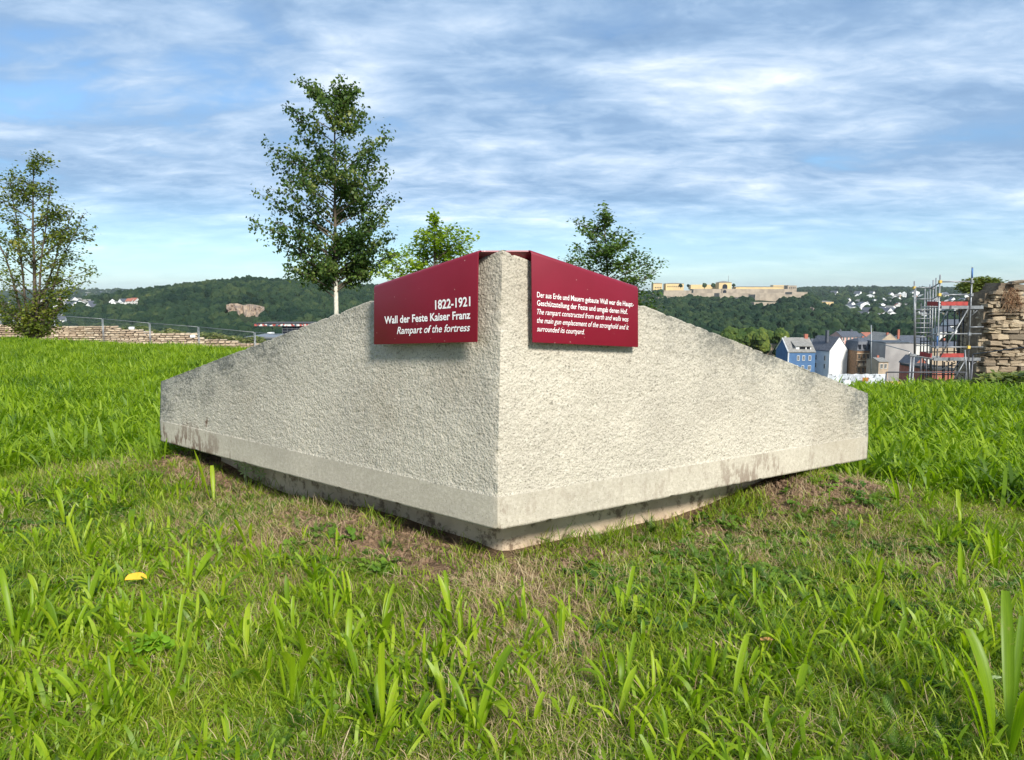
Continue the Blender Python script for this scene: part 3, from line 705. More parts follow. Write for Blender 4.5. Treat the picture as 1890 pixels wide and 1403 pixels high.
    link('crown', np_mesh('crown', V, Fq, leafmat_, False, {'rnd': rn}), root)
    return root
make_tree('linden_tree', 'tall young linden with a pale painted trunk, behind the left shoulder of the stone', (620, 640, 617, 172), 20,
    [(552,150),(570,165),(640,155),(655,165),(528,196),(543,215),(678,208),(660,228),(487,268),(510,282),(716,248),(700,265),(498,300),(525,325),(700,292),(712,300),(468,352),(490,370),(508,345),(722,322),(735,368),(700,345),(456,402),(475,415),(500,405),(490,432),(722,405),(708,385),(735,432),(700,440),(520,452),(545,470),(528,490),(745,462),(720,470),(532,510),(560,520),(690,488),(700,500),(655,505),(590,520),(600,530),(575,500)],
    M['linden'], .084, M['whitebark'], M['bark'], 76, 1.0, .088, 9, .36, 1.6, extra=50, twiglen=(.22, .50))
make_tree('bushy_tree', 'loose many-stemmed young tree at the left edge, growing before the low ruined wall', (60, 616, 62, 315), 21.5,
    [(85,288),(60,300),(95,345),(30,330),(12,345),(2,330),(-20,360),(-50,380),(115,385),(-60,430),(130,392),(150,408),(178,415),(165,430),(140,430),(-80,470),(-30,420),(150,470),(186,488),(170,500),(160,515),(120,470),(-70,520),(130,530),(120,560),(100,575),(80,595),(20,575),(10,590),(-20,560),(40,595),(95,600),(60,605)],
    M['loose'], .074, M['bark'], M['bark'], 50, .4, .075, 9, .34, 1.5, stems=[(95,345),(150,400),(135,390),(20,340),(-30,370),(115,560),(10,560)], extra=34, twiglen=(.22, .6))
make_tree('leafy_tree', 'fresh light green young tree rising behind the left red panel', (790, 640, 803, 402), 16.5,
    [(800,402),(812,425),(778,428),(772,450),(835,420),(828,435),(862,422),(855,440),(880,432),(870,450),(765,455),(745,460),(720,465),(700,480),(692,500),(705,500),(730,490),(760,480),(880,462),(890,480),(850,460),(820,450),(900,500),(900,540)],
    M['brightleaf'], .072, M['bark'], M['bark'], 66, -.2, .055, 9, .26, 1.2, extra=20, twiglen=(.15, .42))
make_tree('leafy_tree', 'bushy darker green young tree rising behind the right red panel', (1140, 660, 1115, 395), 15.5,
    [(1060,402),(1075,420),(1112,392),(1125,402),(1095,410),(1140,425),(1168,432),(1160,445),(1050,468),(1040,474),(1065,455),(1190,462),(1185,475),(1205,480),(1225,490),(1215,500),(1200,500),(1075,480),(1150,480),(1215,540),(1225,560),(1205,560),(1190,530),(1100,440),(1130,450),(1080,520),(1060,540)],
    M['darkleaf'], .062, M['bark'], M['bark'], 70, .1, .055, 10, .26, 1.2, extra=28, twiglen=(.15, .42))

# ------------------------------------------------------------------ buildings of the town
def rotm(o, yaw): return Matrix.Translation(o) @ Matrix.Rotation(yaw, 4, 'Z') @ Matrix.Translation(-Vector(o))
def window(Mx, parent, x, y, z, w_, h, face='front', frame='offwhite', sill=True):
    """framed window standing 3 cm proud of a wall; x,y,z = its centre on the wall surface"""
    b = MB(); g = MB(); k = .12; 
    def bx(m, a0, a1, b0, b1, d0, d1):
        if face == 'front': m.box((x+a0, y-d1, z+b0), (x+a1, y-d0, z+b1), 0, Mx)
        else: m.box((x-d1, y+a0, z+b0), (x-d0, y+a1, z+b1), 0, Mx)
    bx(b, -w_/2, -w_/2+k, -h/2, h/2, .0, .10); bx(b, w_/2-k, w_/2, -h/2, h/2, .0, .10)
    bx(b, -w_/2+k, w_/2-k, h/2-k, h/2, .0, .10); bx(b, -w_/2+k, w_/2-k, -h/2, -h/2+k, .0, .10 if not sill else .22)
    bx(b, -.04, .04, -h/2+k, h/2-k, .02, .08)
    fr = b.build('window', M[frame], parent, fix=True); bx(g, -w_/2+k, w_/2-k, -h/2+k, h/2-k, .0, .03); g.build('pane', M['glass'], fr, fix=True)
def house(name, label, px0, px1, pe, pr, Y0, d, ridge, wall, roof, wins=(), swins=(), chim=(), yaw=0, width=None, zb=-37, over=.35, group=None, cat='house'):
    X0 = at(px0, pe, Y0).x; ze = at(px0, pe, Y0).z; X1 = at(px1, pe, Y0).x if width is None else X0+width
    zr = at(px0, pr, Y0 + (d/2 if ridge == 'x' else 0)).z
    root = empty(name, (X0, Y0, zb), label, cat, group); Mx = rotm((X0, Y0, 0), yaw); xm = (X0+X1)/2; ym = Y0+d/2
    v = [(X0,Y0,zb),(X1,Y0,zb),(X1,Y0+d,zb),(X0,Y0+d,zb),(X0,Y0,ze),(X1,Y0,ze),(X1,Y0+d,ze),(X0,Y0+d,ze)]
    f = [(0,3,2,1)]
    if ridge == 'x': v += [(X0,ym,zr),(X1,ym,zr)]; f += [(0,1,5,4),(2,3,7,6),(3,0,4,8,7),(1,2,6,9,5),(4,5,9,8),(6,7,8,9)]
    elif ridge == 'y': v += [(xm,Y0,zr),(xm,Y0+d,zr)]; f += [(0,1,5,8,4),(2,3,7,9,6),(3,0,4,7),(1,2,6,5),(4,8,9,7),(5,6,9,8)]
    else: f += [(0,1,5,4),(1,2,6,5),(2,3,7,6),(3,0,4,7),(4,5,6,7)]
    b = MB(); b.add([Mx @ Vector(q) for q in v], f); b.build('wall', M[wall], root, fix=True)
    r = MB(); t = .22
    def slab(p):
        r.prism([Mx @ Vector(q) for q in p], (0, 0, t))
    if ridge == 'x':
        s_ = (zr-ze)/(d/2); o = over
        for sg_, ya in ((-1, Y0), (1, Y0+d)): slab([(X0-o*.3, ya+sg_*o, ze-s_*o+.02), (X1+o*.3, ya+sg_*o, ze-s_*o+.02), (X1+o*.3, ym, zr+.02), (X0-o*.3, ym, zr+.02)])
    elif ridge == 'y':
        s_ = (zr-ze)/((X1-X0)/2); o = over
        for sg_, xa in ((-1, X0), (1, X1)): slab([(xa+sg_*o, Y0-o*.3, ze-s_*o+.02), (xa+sg_*o, Y0+d, ze-s_*o+.02), (xm, Y0+d, zr+.02), (xm, Y0-o*.3, zr+.02)])
    else: r.box((X0-.15, Y0-.15, ze+.005), (X1+.15, Y0+d, ze+.35), 0, Mx)
    rf = r.build('roof', M[roof], root, fix=True)
    for (cx, cy, w_, h, m_) in chim:
        c = MB(); c.box((X0+cx*(X1-X0)-w_/2, Y0+cy*d-w_/2, zr-2.2), (X0+cx*(X1-X0)+w_/2, Y0+cy*d+w_/2, zr+h), 0, Mx); c.build('chimney', M[m_], rf, fix=True)
    for wv in wins:   # (fraction across, photo row, width m, height m)
        z = at(px0, wv[1], Y0).z; window(Mx, root, X0+wv[0]*(X1-X0), Y0, z, wv[2], wv[3], 'front', wv[4] if len(wv) > 4 else 'offwhite')
    for wv in swins:
        z = at(px0, wv[1], Y0).z; window(Mx, root, X0, Y0+wv[0]*d, z, wv[2], wv[3], 'side', wv[4] if len(wv) > 4 else 'offwhite')
    return root, Mx, (X0, X1, Y0, ze, zr)
TY = 290
bh, Mx, q = house('terraced_house', 'blue house with grey tiled roof and shed dormer beyond the stone', 1455.5, 1505, 649.5, 624, TY, 14, 'x', 'blue', 'greyroof',
    wins=[(.37,661,1.0,2.0,'white'),(.57,661,1.0,2.0,'white'),(.80,661,1.0,2.0,'white'),(.33,679,1.0,1.9,'white'),(.55,679,1.0,1.9,'white'),(.80,679,1.2,1.9,'white')], chim=[(.88,.5,1.3,1.6,'brickred'),(.12,.55,.7,.6,'offwhite')])
# white verge boards of its left gable, and the shed dormer
X0, X1, Y0, ze, zr = q
b = MB()
for (pa, pb_) in (((X0-.06, Y0, ze), (X0-.06, Y0+7, zr)), ((X0-.06, Y0+7, zr), (X0-.06, Y0+14, ze)), ((X0-.02, Y0-.02, ze-14), (X0-.02, Y0-.02, ze))): b.tube([pa, pb_], .26, 4)
b.build('verge_board', M['white'], bh)
d_ = MB(); d_.box((X0+3.2, Y0+1.0, ze+.55), (X0+9.2, Y0+5, ze+2.2)); dm = d_.build('dormer', M['white'], bh, fix=True)
g = MB(); g.box((X0+4.6, Y0+.96, ze+.95), (X0+7.0, Y0+1.0, ze+1.95)); g.box((X0+7.4, Y0+.96, ze+.95), (X0+8.8, Y0+1.0, ze+1.95)); g.build('pane', M['glass'], dm)
g = MB(); g.prism([(X0+2.6, Y0+.5, ze+2.05), (X0+9.6, Y0+.5, ze+2.05), (X0+9.6, Y0+5.6, ze+4.0), (X0+2.6, Y0+5.6, ze+4.0)], (0,0,.2)); g.build('dormer_roof', M['greyroof'], dm, fix=True)
house('terraced_house', 'white row house with slate roof squeezed between the blue house and the blank white gable', 1506, 1531, 647, 626, TY+8, 11, 'x', 'white', 'slate',
    wins=[(.2,661,.9,1.9,'offwhite'),(.2,676,.9,1.9,'offwhite'),(.55,663,.9,2.6),(.85,663,.9,2.6),(.55,678,.9,2.2),(.85,678,.9,2.2)], chim=[(.4,.5,.9,1.2,'slate')])
house('gable_house', 'house with a tall blank bright white gable wall and dark slate roof', 1531.5, 1566, 647, 623, TY, 12, 'y', 'white', 'slate', yaw=math.radians(20), width=9.0,
    swins=[(.2,662,.9,2.0),(.6,662,.9,2.0),(.2,677,.9,2.0),(.6,677,.9,2.0)], chim=[(.25,.35,1.0,2.6,'slate')])
house('row_house', 'narrow white row house with stacked windows, right of the blank white gable', 1566.5, 1581, 650, 637, TY+6, 9, 'x', 'white', 'slate', wins=[(.35,661,1.6,1.9),(.35,674,1.6,1.7),(.35,684,1.6,1.6)], chim=[(.1,.3,.8,1.8,'brickred')])
br_, Mx, q = house('brick_villa', 'ornate brown brick villa with mansard roof, arched windows and balconies', 1582, 1619, 648, 648, TY-4, 12, 'flat', 'brickbrown', 'slate',
    wins=[(f, y, 1.1, 2.2, 'sandtrim') for y in (657, 670, 683) for f in (.12, .34, .56, .80)])
X0, X1, Y0, ze, zr = q
b = MB(); b.add([(X0,Y0,ze+.4),(X1,Y0,ze+.4),(X1,Y0+12,ze+.4),(X0,Y0+12,ze+.4),(X0+.9,Y0+1.1,ze+3.6),(X1-.6,Y0+1.1,ze+3.6),(X1-.6,Y0+11,ze+3.6),(X0+.9,Y0+11,ze+3.6),(X0+2.4,Y0+5,ze+4.9),(X1-2,Y0+5,ze+4.9)],
    [(0,1,5,4),(1,2,6,5),(2,3,7,6),(3,0,4,7),(4,5,9,8),(6,7,8,9),(5,6,9),(7,4,8)]); man = b.build('mansard_roof', M['slate'], br_, fix=True)
for k in range(4):
    xx = X0+1.1+k*(X1-X0-2.2)/3; b = MB(); b.box((xx-.45, Y0+.05, ze+.6), (xx+.45, Y0+1.3, ze+2.5)); dd = b.build('dormer', M['darkglass'], br_, fix=True)
    b = MB(); b.box((xx-.3, Y0+.0, ze+.8), (xx+.3, Y0+.05, ze+2.2)); b.build('pane', M['glass'], dd)
for y in (652.5, 665, 677.5):
    z = at(1590, y, Y0).z; b = MB(); b.box((X0-.2, Y0-.35, z-.15), (X1+.2, Y0-.005, z+.15)); b.build('string_course', M['sandtrim'], br_)
for z_ in (at(1590, 669, Y0).z-1.2, ):
    for f in (.15, .45, .75):
        b = MB(); xx = X0+f*(X1-X0); b.box((xx-.9, Y0-1.3, z_-.2), (xx+.9, Y0-.36, z_)); b.box((xx-.9, Y0-1.3, z_+.01), (xx+.9, Y0-1.22, z_+.9)); b.build('balcony', M['sandtrim'], br_)
house('gable_building', 'building with tan rendered gable end behind the brick villa', 1620, 1664, 634, 616, TY+6, 14, 'y', 'tan', 'greyroof', chim=[(.42,.05,.8,.4,'brickred'),(.92,.1,.7,1.6,'brickred')])
house('long_roofed_house', 'long slate roofed house seen over the grey party wall', 1668, 1720, 634, 620, TY+20, 14, 'x', 'offwhite', 'slate', chim=[(.1,.5,.8,1.5,'brickred')])
house('party_wall_building', 'building with a huge bare grey party wall, left of the scaffold', 1635, 1692, 634, 634, TY-16, 15, 'flat', 'greywall', 'slate')
house('pink_apartment_house', 'pink apartment house with slate mansard and rows of pale framed windows', 1554, 1592, 622, 612, 430, 16, 'x', 'pink', 'slate',
    wins=[(f, y, 1.2, 2.2, 'white') for y in (626, 634.5, 643) for f in (.08, .25, .42, .6, .78, .93)], chim=[(.2,.5,1,1.2,'slate'),(.75,.5,1,1.2,'slate')])
house('low_shed', 'orange red brick outbuilding low behind the scaffold', 1722, 1762, 684, 684, 120, 10, 'flat', 'brickred', 'asphalt', zb=-20)
house('town_house', 'orange gabled house seen between the scaffold poles, left of its ladder', 1690, 1712, 672, 660, 240, 10, 'y', 'brickred', 'slate', wins=[(.5,690,1.4,2,'white')])
house('town_house', 'white house with dark roof seen through the top lift of the scaffold', 1752, 1778, 600, 590, 620, 14, 'x', 'white', 'slate', wins=[(.25,606,2,2.4),(.7,606,2,2.4)])
house('town_house', 'dark roofed house seen in the middle of the scaffold', 1735, 1762, 612, 603, 520, 12, 'x', 'offwhite', 'slate', wins=[(.3,616,1.8,2)])
house('town_house', 'low grey roofed house behind the row of terraced houses, beside the trees', 1405, 1445, 636, 634, 340, 20, 'flat', 'tan', 'greyroof')
house('town_house', 'long grey roofed building behind the right side of the scaffold', 1700, 1800, 640, 630, 330, 16, 'x', 'tan', 'slate', chim=[(.2,.5,1,1.4,'brickred'),(.6,.5,1,1.4,'brickred')])
house('town_house', 'low brown roofed house in the gap right of the brick villa', 1622, 1640, 668, 661, 262, 9, 'x', 'tan', 'greyroof', wins=[(.3,676,1,1.8),(.7,676,1,1.8)], chim=[(.5,.5,.7,1,'brickred')])
house('town_house', 'cream apartment block far behind the scaffold ladder', 1692, 1716, 622, 616, 560, 14, 'x', 'offwhite', 'redroof', wins=[(.2,627,1.8,2.4),(.5,627,1.8,2.4),(.8,627,1.8,2.4)])
house('town_house', 'pale house with red tiled roof right of the pink apartment house', 1598, 1622, 622, 614, 480, 14, 'x', 'offwhite', 'redroof', wins=[(.25,628,1.6,2.4),(.7,628,1.6,2.4)])
house('town_house', 'slate roofed house just left of the tan gable', 1594, 1626, 634, 625, 380, 14, 'x', 'tan', 'slate', chim=[(.3,.5,1,1.3,'brickred'),(.8,.5,1,1.3,'brickred')])
# street lamp-like pole with stay wires
b = MB(); p = at(1608, 700, 120); b.tube([at(1608, 700, 120), at(1608, 600, 120)], .1, 6); ml = b.build('mast', M['steel']); tag(ml, 'thin pale mast with stay wires in front of the brown brick villa', 'mast')
b = MB(); b.tube([at(1608, 630, 120), at(1679, 631.5, 100)], .06, 4); b.tube([at(1608, 630, 120), at(1679, 649, 100)], .06, 4); b.build('stay_wire', M['steel'], ml)

def ycl(px, py):   # distance at which the hill surface shows at this photo point
    Ys = np.linspace(640, 1490, 400); z = zA(np.full(400, px), Ys); return float(Ys[np.argmin(np.abs(HOR-(z-CAM.z)/Ys*FPX-py))])
def yclB(px, py):
    Ys = np.linspace(780, 1840, 400); z = zB(np.full(400, px), Ys); return float(Ys[np.argmin(np.abs(HOR-(z-CAM.z)/Ys*FPX-py))])
# ---- fortress
FY = 1860
fort = empty('fortress', at(1340, 545, FY), 'long sandstone fortress with yellow buildings along the hilltop on the right', 'fortress')
def fpart(name, px0, px1, pt, pb_, Y, d, m_, roof=None, rh=1.2, parent=None):
    if parent is None and pb_ > 543: Y = min(Y, yclB((px0+px1)/2, pb_)-6); d = 40
    a = at(px0, pt, Y); c = at(px1, pb_, Y); b = MB(); b.box((a.x, Y, c.z), (c.x, Y+d, a.z)); o = b.build(name, M[m_], parent or fort)
    if roof:
        b = MB(); z = a.z+.02; h = rh*Y/FPX; b.add([(a.x-1,Y-1,z),(c.x+1,Y-1,z),(c.x+1,Y+d+1,z),(a.x-1,Y+d+1,z),(a.x+d*.4,Y+d/2,z+h),(c.x-d*.4,Y+d/2,z+h)], [(0,1,5,4),(1,2,5),(2,3,4,5),(3,0,4),(0,3,2,1)])
        b.build('roof', M[roof], o, fix=True)
    return o
def fwins(o, px0, px1, n, py, w_, h, Y):
    for k in range(n):
        c = at(px0+(px1-px0)*(k+.5)/n, py, Y); b = MB(); b.box((c.x-w_/2, Y-.25, c.z-h/2), (c.x+w_/2, Y-.02, c.z+h/2)); b.build('window', M['glass'], o)
fpart('rampart_wall', 1205, 1490, 541, 549, FY-40, 30, 'fortstone'); fpart('rampart_wall', 1225, 1276, 536, 548, FY-70, 20, 'fortstone')
fpart('rampart_wall', 1280, 1462, 533.5, 545, FY-60, 25, 'fortstone'); fpart('rampart_wall', 1394, 1478, 543.5, 556.5, FY-110, 30, 'fortstone')
fpart('rampart_wall', 1462, 1490, 539, 552, FY-80, 40, 'fortstone'); fpart('rampart_wall', 1392, 1433, 558, 570, FY-200, 22, 'fortstone')
fpart('rampart_wall', 1215, 1262, 549, 557, FY-95, 20, 'fortstone')
o = fpart('barracks', 1206, 1222, 523, 538, FY-20, 25, 'fortyellow', 'greyroof'); fwins(o, 1208, 1221, 4, 531, 2.2, 3.2, FY-20)
o = fpart('barracks', 1229, 1262, 523.5, 536, FY-10, 30, 'fortyellow', 'greyroof'); fwins(o, 1231, 1261, 8, 529, 2.2, 3.2, FY-10)
fpart('barracks', 1275, 1326, 525.5, 534, FY, 25, 'fortyellow'); 
o = fpart('gate_house', 1327, 1350, 521.5, 534, FY-30, 30, 'fortyellow', 'greyroof', 3.0); c = at(1338, 529, FY-30)
b = MB(); pts = [(c.x-6, FY-30.4, c.z-6)] + [(c.x+6*math.cos(t), FY-30.4, c.z+6*math.sin(t)) for t in np.linspace(math.pi, 0, 9)] + [(c.x+6, FY-30.4, c.z-6)]; b.prism(pts, (0, .3, 0)); b.build('gate_arch', M['darkglass'], o, fix=True)
gy = min(FY-64, yclB(1337.5, 548)-12); o = fpart('gate_tower', 1333, 1342, 533, 548, gy, 6, 'fortstone', None, 1, fort); b = MB(); c = at(1337.5, 541, gy); b.prism([(c.x-4, gy-.4, c.z-7)]+[(c.x+4*math.cos(t), gy-.4, c.z+3+4*math.sin(t)) for t in np.linspace(math.pi, 0, 7)]+[(c.x+4, gy-.4, c.z-7)], (0,.3,0)); b.build('gate_arch', M['darkglass'], o, fix=True)
b = MB(); b.tube([at(1344.5, 521, FY-10), at(1344.5, 509, FY-10)], .5, 5); b.build('flagpole', M['steel'], fort)
fpart('barracks', 1358, 1455, 529.5, 534, FY-20, 30, 'fortyellow', 'greyroof', .8); fpart('barracks', 1427, 1456, 526.5, 531, FY, 20, 'fortyellow', 'offwhite', .6)
o = fpart('corner_tower', 1454, 1470, 527, 541, FY-70, 25, 'fortstone'); fwins(o, 1456, 1469, 4, 531.5, 2.2, 3.2, FY-70)
b = fpart('bastion_house', 1363, 1388, 551, 562, FY-220, 18, 'fortstone', 'greyroof', 2.5)
fpart('bastion_wall', 1355, 1394, 556, 563, FY-225, 4, 'fortstone'); fpart('outwork_wall', 1328, 1334, 541, 552, FY-150, 10, 'fortstone')
# ravelin walls lower down and the yellow outpost
y2 = 1700
out = empty('outpost', at(1530, 572, y2), 'ochre fortified building on the slope right of the fortress', 'building')
o = fpart('wall', 1511, 1538, 557, 571, y2, 30, 'fortyellow', 'greyroof', 1.6, out); fwins(o, 1513, 1537, 5, 562, 2.5, 3.5, y2)
fpart('bastion_wall', 1540, 1558, 565, 577, y2-20, 14, 'fortstone', None, 1, out)
rw = empty('retaining_wall', at(1530, 606, 1000), 'long pale retaining wall stepping up the foot of the fortress hill', 'wall')
for (a_, b_2, t_, u_2) in ((1452, 1478, 616, 621), (1508, 1530, 608.5, 613.5), (1530, 1548, 605.5, 611), (1546, 1563, 602.5, 609)): fpart('wall_section', a_, b_2, t_, u_2, 1000-(a_-1500)*.5, 6, 'fortstone', None, 1, rw)
w2 = empty('garden_wall', at(1600, 570, 2400), 'sandy garden wall among houses on the far hillside', 'wall'); fpart('wall_section', 1575, 1612, 564.5, 571, 2400, 10, 'tan', None, 1, w2)

# trees standing singly on the fortress walls
def single_tree(px, py, hpx, Y, label, group=None):
    c = at(px, py, Y); s = hpx*Y/FPX; r = empty('tree', c, label, 'tree', group)
    o = link('crown', CR_OBJS[random.randint(0, 5)].data, r, False); o.location = (0, 0, s*.58); o.scale = (s*.46,)*2 + (s*.42,); o.rotation_euler = (0, 0, random.uniform(0, 6))
    b = MB(); b.tube([(0,0,-s*.1), (0,0,s*.5)], s*.05, 5); b.build('trunk', M['bark'], r, wv=False)
for (px, py, h, lb) in ((1256,532,7,'round tree before the left end of the fortress barracks'), (1270,531,5.5,'small round tree just right of the left fortress barracks'), (1300,533,9,'larger tree left of the fortress gate house'), (1316,533,9,'tree close to the left side of the fortress gate house'),
    (1354,531,6.5,'round tree directly right of the fortress gate house'), (1440,543,6,'dark tree before the corner tower of the fortress'), (1462,545,6,'dark shrub at the foot of the fortress corner tower')): single_tree(px, py, h, FY-62, lb)

# quarry cliff on the left hill
def cliff(px0, px1, pt, Yc, shape, label, material, seed):
    nu, nv = 70, 46; u = np.linspace(0, 1, nu); v = np.linspace(0, 1, nv); U, V_ = np.meshgrid(u, v, indexing='ij')
    px = px0 + (px1-px0)*U; lo = np.interp(U, shape[0], shape[1]); hi = np.interp(U, shape[0], shape[2]); py = lo + (hi-lo)*V_
    D = Yc + 45*V_ + (fbm(U*14+seed, V_*2, 4, 1.3)-.5)*34 - 20*np.sin(U*math.pi)*0 + 26*np.abs(U-.55)
    D = np.where((V_ > .97) | (V_ < .03), D+30, D)
    X = (px-CX)/FPX*D; Z = CAM.z + (HOR-py)/FPX*D
    me = np_mesh('quarry_cliff', np.stack([X, D, Z], -1).reshape(-1, 3), grid_faces(nu, nv)[:, ::-1]*1, M[material], False); o = link('quarry_cliff', me); tag(o, label, kind='structure')
cliff(420, 490, 560, ycl(455, 580)-30, ([0, .12, .3, .45, .6, .8, 1], [570, 585, 593, 599, 594, 588, 572], [562, 560, 560, 563, 561, 563, 566]), 'pinkish vertical rock face of the old quarry', 'cliff', 1)
cliff(498, 511, 560, ycl(505, 567)-30, ([0, .5, 1], [571, 574, 571], [565, 562, 564]), 'small ochre scar right of the quarry', 'cliff', 5)
for k, (a_, b_2, t_, u_2) in enumerate(((1468, 1484, 562, 586), (1488, 1506, 566, 590), (1436, 1450, 578, 600), (1504, 1512, 560, 578), (1395, 1404, 582, 597))):
    cliff(a_, b_2, t_, yclB((a_+b_2)/2, (t_+u_2)/2)-55, ([0, .3, .7, 1], [u_2-6, u_2, u_2-2, u_2-9], [t_+5, t_, t_+2, t_+7]), 'bare grey crag among the trees under the fortress', 'cliffgrey', 11+k*3)

# ---- white houses on the hillsides
HP = []
def far_house_mesh(wm, rm, w_, d, h, rh):
    b = MB(); v = [(-w_/2,-d/2,-6),(w_/2,-d/2,-6),(w_/2,d/2,-6),(-w_/2,d/2,-6),(-w_/2,-d/2,h),(w_/2,-d/2,h),(w_/2,d/2,h),(-w_/2,d/2,h),(0,-d/2,h+rh),(0,d/2,h+rh)]
    b.add(v, [(0,1,5,8,4),(2,3,7,9,6),(3,0,4,7),(1,2,6,5)], 0)
    o = .5; s_ = rh/(w_/2)
    for g_ in (-1, 1): b.prism([(g_*(w_/2+o), -d/2-.3, h-s_*o), (g_*(w_/2+o), d/2+.3, h-s_*o), (0, d/2+.3, h+rh), (0, -d/2-.3, h+rh)], (0,0,.3), 1)
    for z in (1.6, 4.6):
        for x in (-w_*.27, 0, w_*.27): b.box((x-.6, -d/2-.06, z-.8), (x+.6, -d/2-.01, z+.8), 2)
        for y in (-d*.25, d*.25):
            for g_ in (-1, 1): b.box((g_*w_/2-.05, y-.6, z-.8), (g_*w_/2+.05, y+.6, z+.8), 2)
    me = b.mesh('hillside_house', [M[wm], M[rm], M['glass']]); return b.fixn(me)
HM = [far_house_mesh('white','slate',10,12,6,4.5), far_house_mesh('white','greyroof',12,14,6.5,4), far_house_mesh('offwhite','redroof',10,12,6,4), far_house_mesh('white','slate',16,12,9,3.5), far_house_mesh('tan','greyroof',11,12,6,4)]
def far_house(px, py, Y, k, label, group, sc=1.0, yaw=None, z=None):
    o = link('hillside_house', HM[k]); c = at(px, py, Y); o.location = (c.x, Y, c.z); o.scale = (sc,)*3
    o.rotation_euler = (0, 0, random.uniform(-1.5, 1.5) if yaw is None else yaw); tag(o, label, 'house', group)
def surfY(zf, px, py, a, b_):
    Ys = np.linspace(a, b_, 300); z = zf(np.full(300, px), Ys); return float(Ys[np.argmin(np.abs(HOR-(z-CAM.z)/Ys*FPX-py))])
for (px, py, Y, k, sc_, yw_) in FARH:
    c = at(px, py, Y)
    place = 'upper' if py < 560 else ('middle' if py < 578 else 'lower'); side = ['far left', 'left', 'middle left', 'middle', 'middle right', 'right', 'far right'][max(0, min(6, int((px-1525)/54)))]
    kindn = ['white slate roofed house', 'white grey roofed house', 'house with a reddish roof', 'long white apartment house', 'tan house'][k]
    far_house(px, py, Y, k, 'small %s among trees, %s %s of the far hillside town' % (kindn, place, side), 'houses scattered over the far hillside on the right', sc_, yw_)
for (px, py, k, yw, lb) in ((208,564,0,.5,'white gabled house, leftmost of the group left of the quarry hill'), (228,564,0,-.4,'white gabled house in the middle of the group left of the quarry'), (249,562,2,1.2,'house with reddish roof, rightmost of the group left of the quarry'), (213,569,1,.2,'low white house, lowest of the group left of the quarry'), (242,563,2,1.3,'small red roofed house tucked left of the rightmost one')):
    far_house(px, py, ycl(px, py)-45, k, lb, None, 1.0, yw)
for k_ in range(26):
    px = rs.uniform(2, 178); py = rs.uniform(556, 600) if px < 120 else rs.uniform(556, 575)
    far_house(px, py, ycl(px, py)-45, rs.choice([0,1,1,2,3]), 'small pale house in the trees low behind the loose leaved tree', 'houses behind the tree at the left edge', rs.uniform(.8, 1.2))
for k_ in range(24):
    px = rs.uniform(90, 215); py = rs.uniform(546, 553); Y = surfY(zD, px, py, 3300, 6000)-60
    far_house(px, py, Y, rs.choice([0,1,3]), 'tiny pale block on the far blue ridge at left', 'distant buildings on the left ridge', rs.uniform(1.6, 2.6))
for (px, h) in ((163, 14), (197, 10), (1612, 14)):
    c = at(px, 546, 5000); b = MB(); b.tube([c, c+Vector((0,0,h*5000/FPX))], 1.1, 4); b.box((c.x-7, 4999.5, c.z+h*3), (c.x+7, 5000.5, c.z+h*3+1)); o = b.build('radio_mast', M['steel']); tag(o, 'thin mast rising from the far ridge ' + ('on the right' if px > 900 else 'left of the quarry hill, ' + ('the taller one' if h > 12 else 'the shorter one')), 'mast')

# valley trees between town and hills
def zV(px, Y): return ground_z((np.asarray(px)-CX)/FPX*Y, Y)
def skV(px, py, Y): return ((px > 1425) & (px < 1830) & (Y < 335)) | ((px > 1548) & (px < 1600) & (Y < 450)) | ((px > 1690) & (px < 1800) & (Y < 640) & (Y > 500) & (np.random.rand(len(px)) < .5))
forest('valley_wood', 2600, (1000, 2150), (300, 1180), zV, 5.0, 'trees in the valley behind the town houses', skV)
forest('valley_wood', 2600, (-350, 1000), (230, 660), zV, 4.6, 'trees in the valley below the quarry hill', lambda px, py, Y: (px > 440) & (px < 600) & (Y < 470))
CRB = []
for i in range(4):
    me = crown_mesh(20+i, leafmat('roadside crown %s' % 'abcd'[i], [(0, (.02,.045,.014)), (.5, (.055,.085,.02)), (1, (.14,.165,.03))], 0, rough=.9, vscale=1.2, spec=.1)); CRB.append(proto('tree_crown', me))
P = []
for _ in range(220):
    px = rs.uniform(1335, 1448); py = rs.uniform(614, 650); Y = rs.uniform(330, 420); P.append(tuple(at(px, py+4, Y)))
P = np.array(P); n = len(P); s_ = np.random.uniform(1.3, 3.3, n)
scatter('roadside_trees', P, np.random.uniform(0, 6, (n, 3))*np.array([0,0,1]), s_, np.random.randint(0, 4, n), CRB, 'yellowish green bushy trees left of the blue house')

# left: dark panelled building with a graffiti covered rail on top, white box, low warehouse
gb = empty('flat_roofed_building', at(540, 612, 430), 'dark gridded building under a long graffiti covered roof band, below the quarry', 'building')
def lb(name, px0, px1, pt, pb_, Y, d, m_, parent): 
    a = at(px0, pt, Y); c = at(px1, pb_, Y); b = MB(); b.box((a.x, Y, c.z), (c.x, Y+d, a.z)); return b.build(name, M[m_], parent)
lb('wall', 521, 600, 602.5, 640, 430, 20, 'darkglass', gb)
for k in range(9): lb('mullion', 521+k*9, 521.8+k*9, 602.6, 640, 429.7, .28, 'steel', gb)
for py in (606.5, 611, 616): lb('transom', 521, 600, py, py+.6, 429.5, .19, 'steel', gb)
m_, t_ = mat('graffiti'); O = t_.n('ShaderNodeTexCoord').outputs['Object']; vo = t_.n('ShaderNodeTexVoronoi', {'Vector': O, 'Scale': .8})
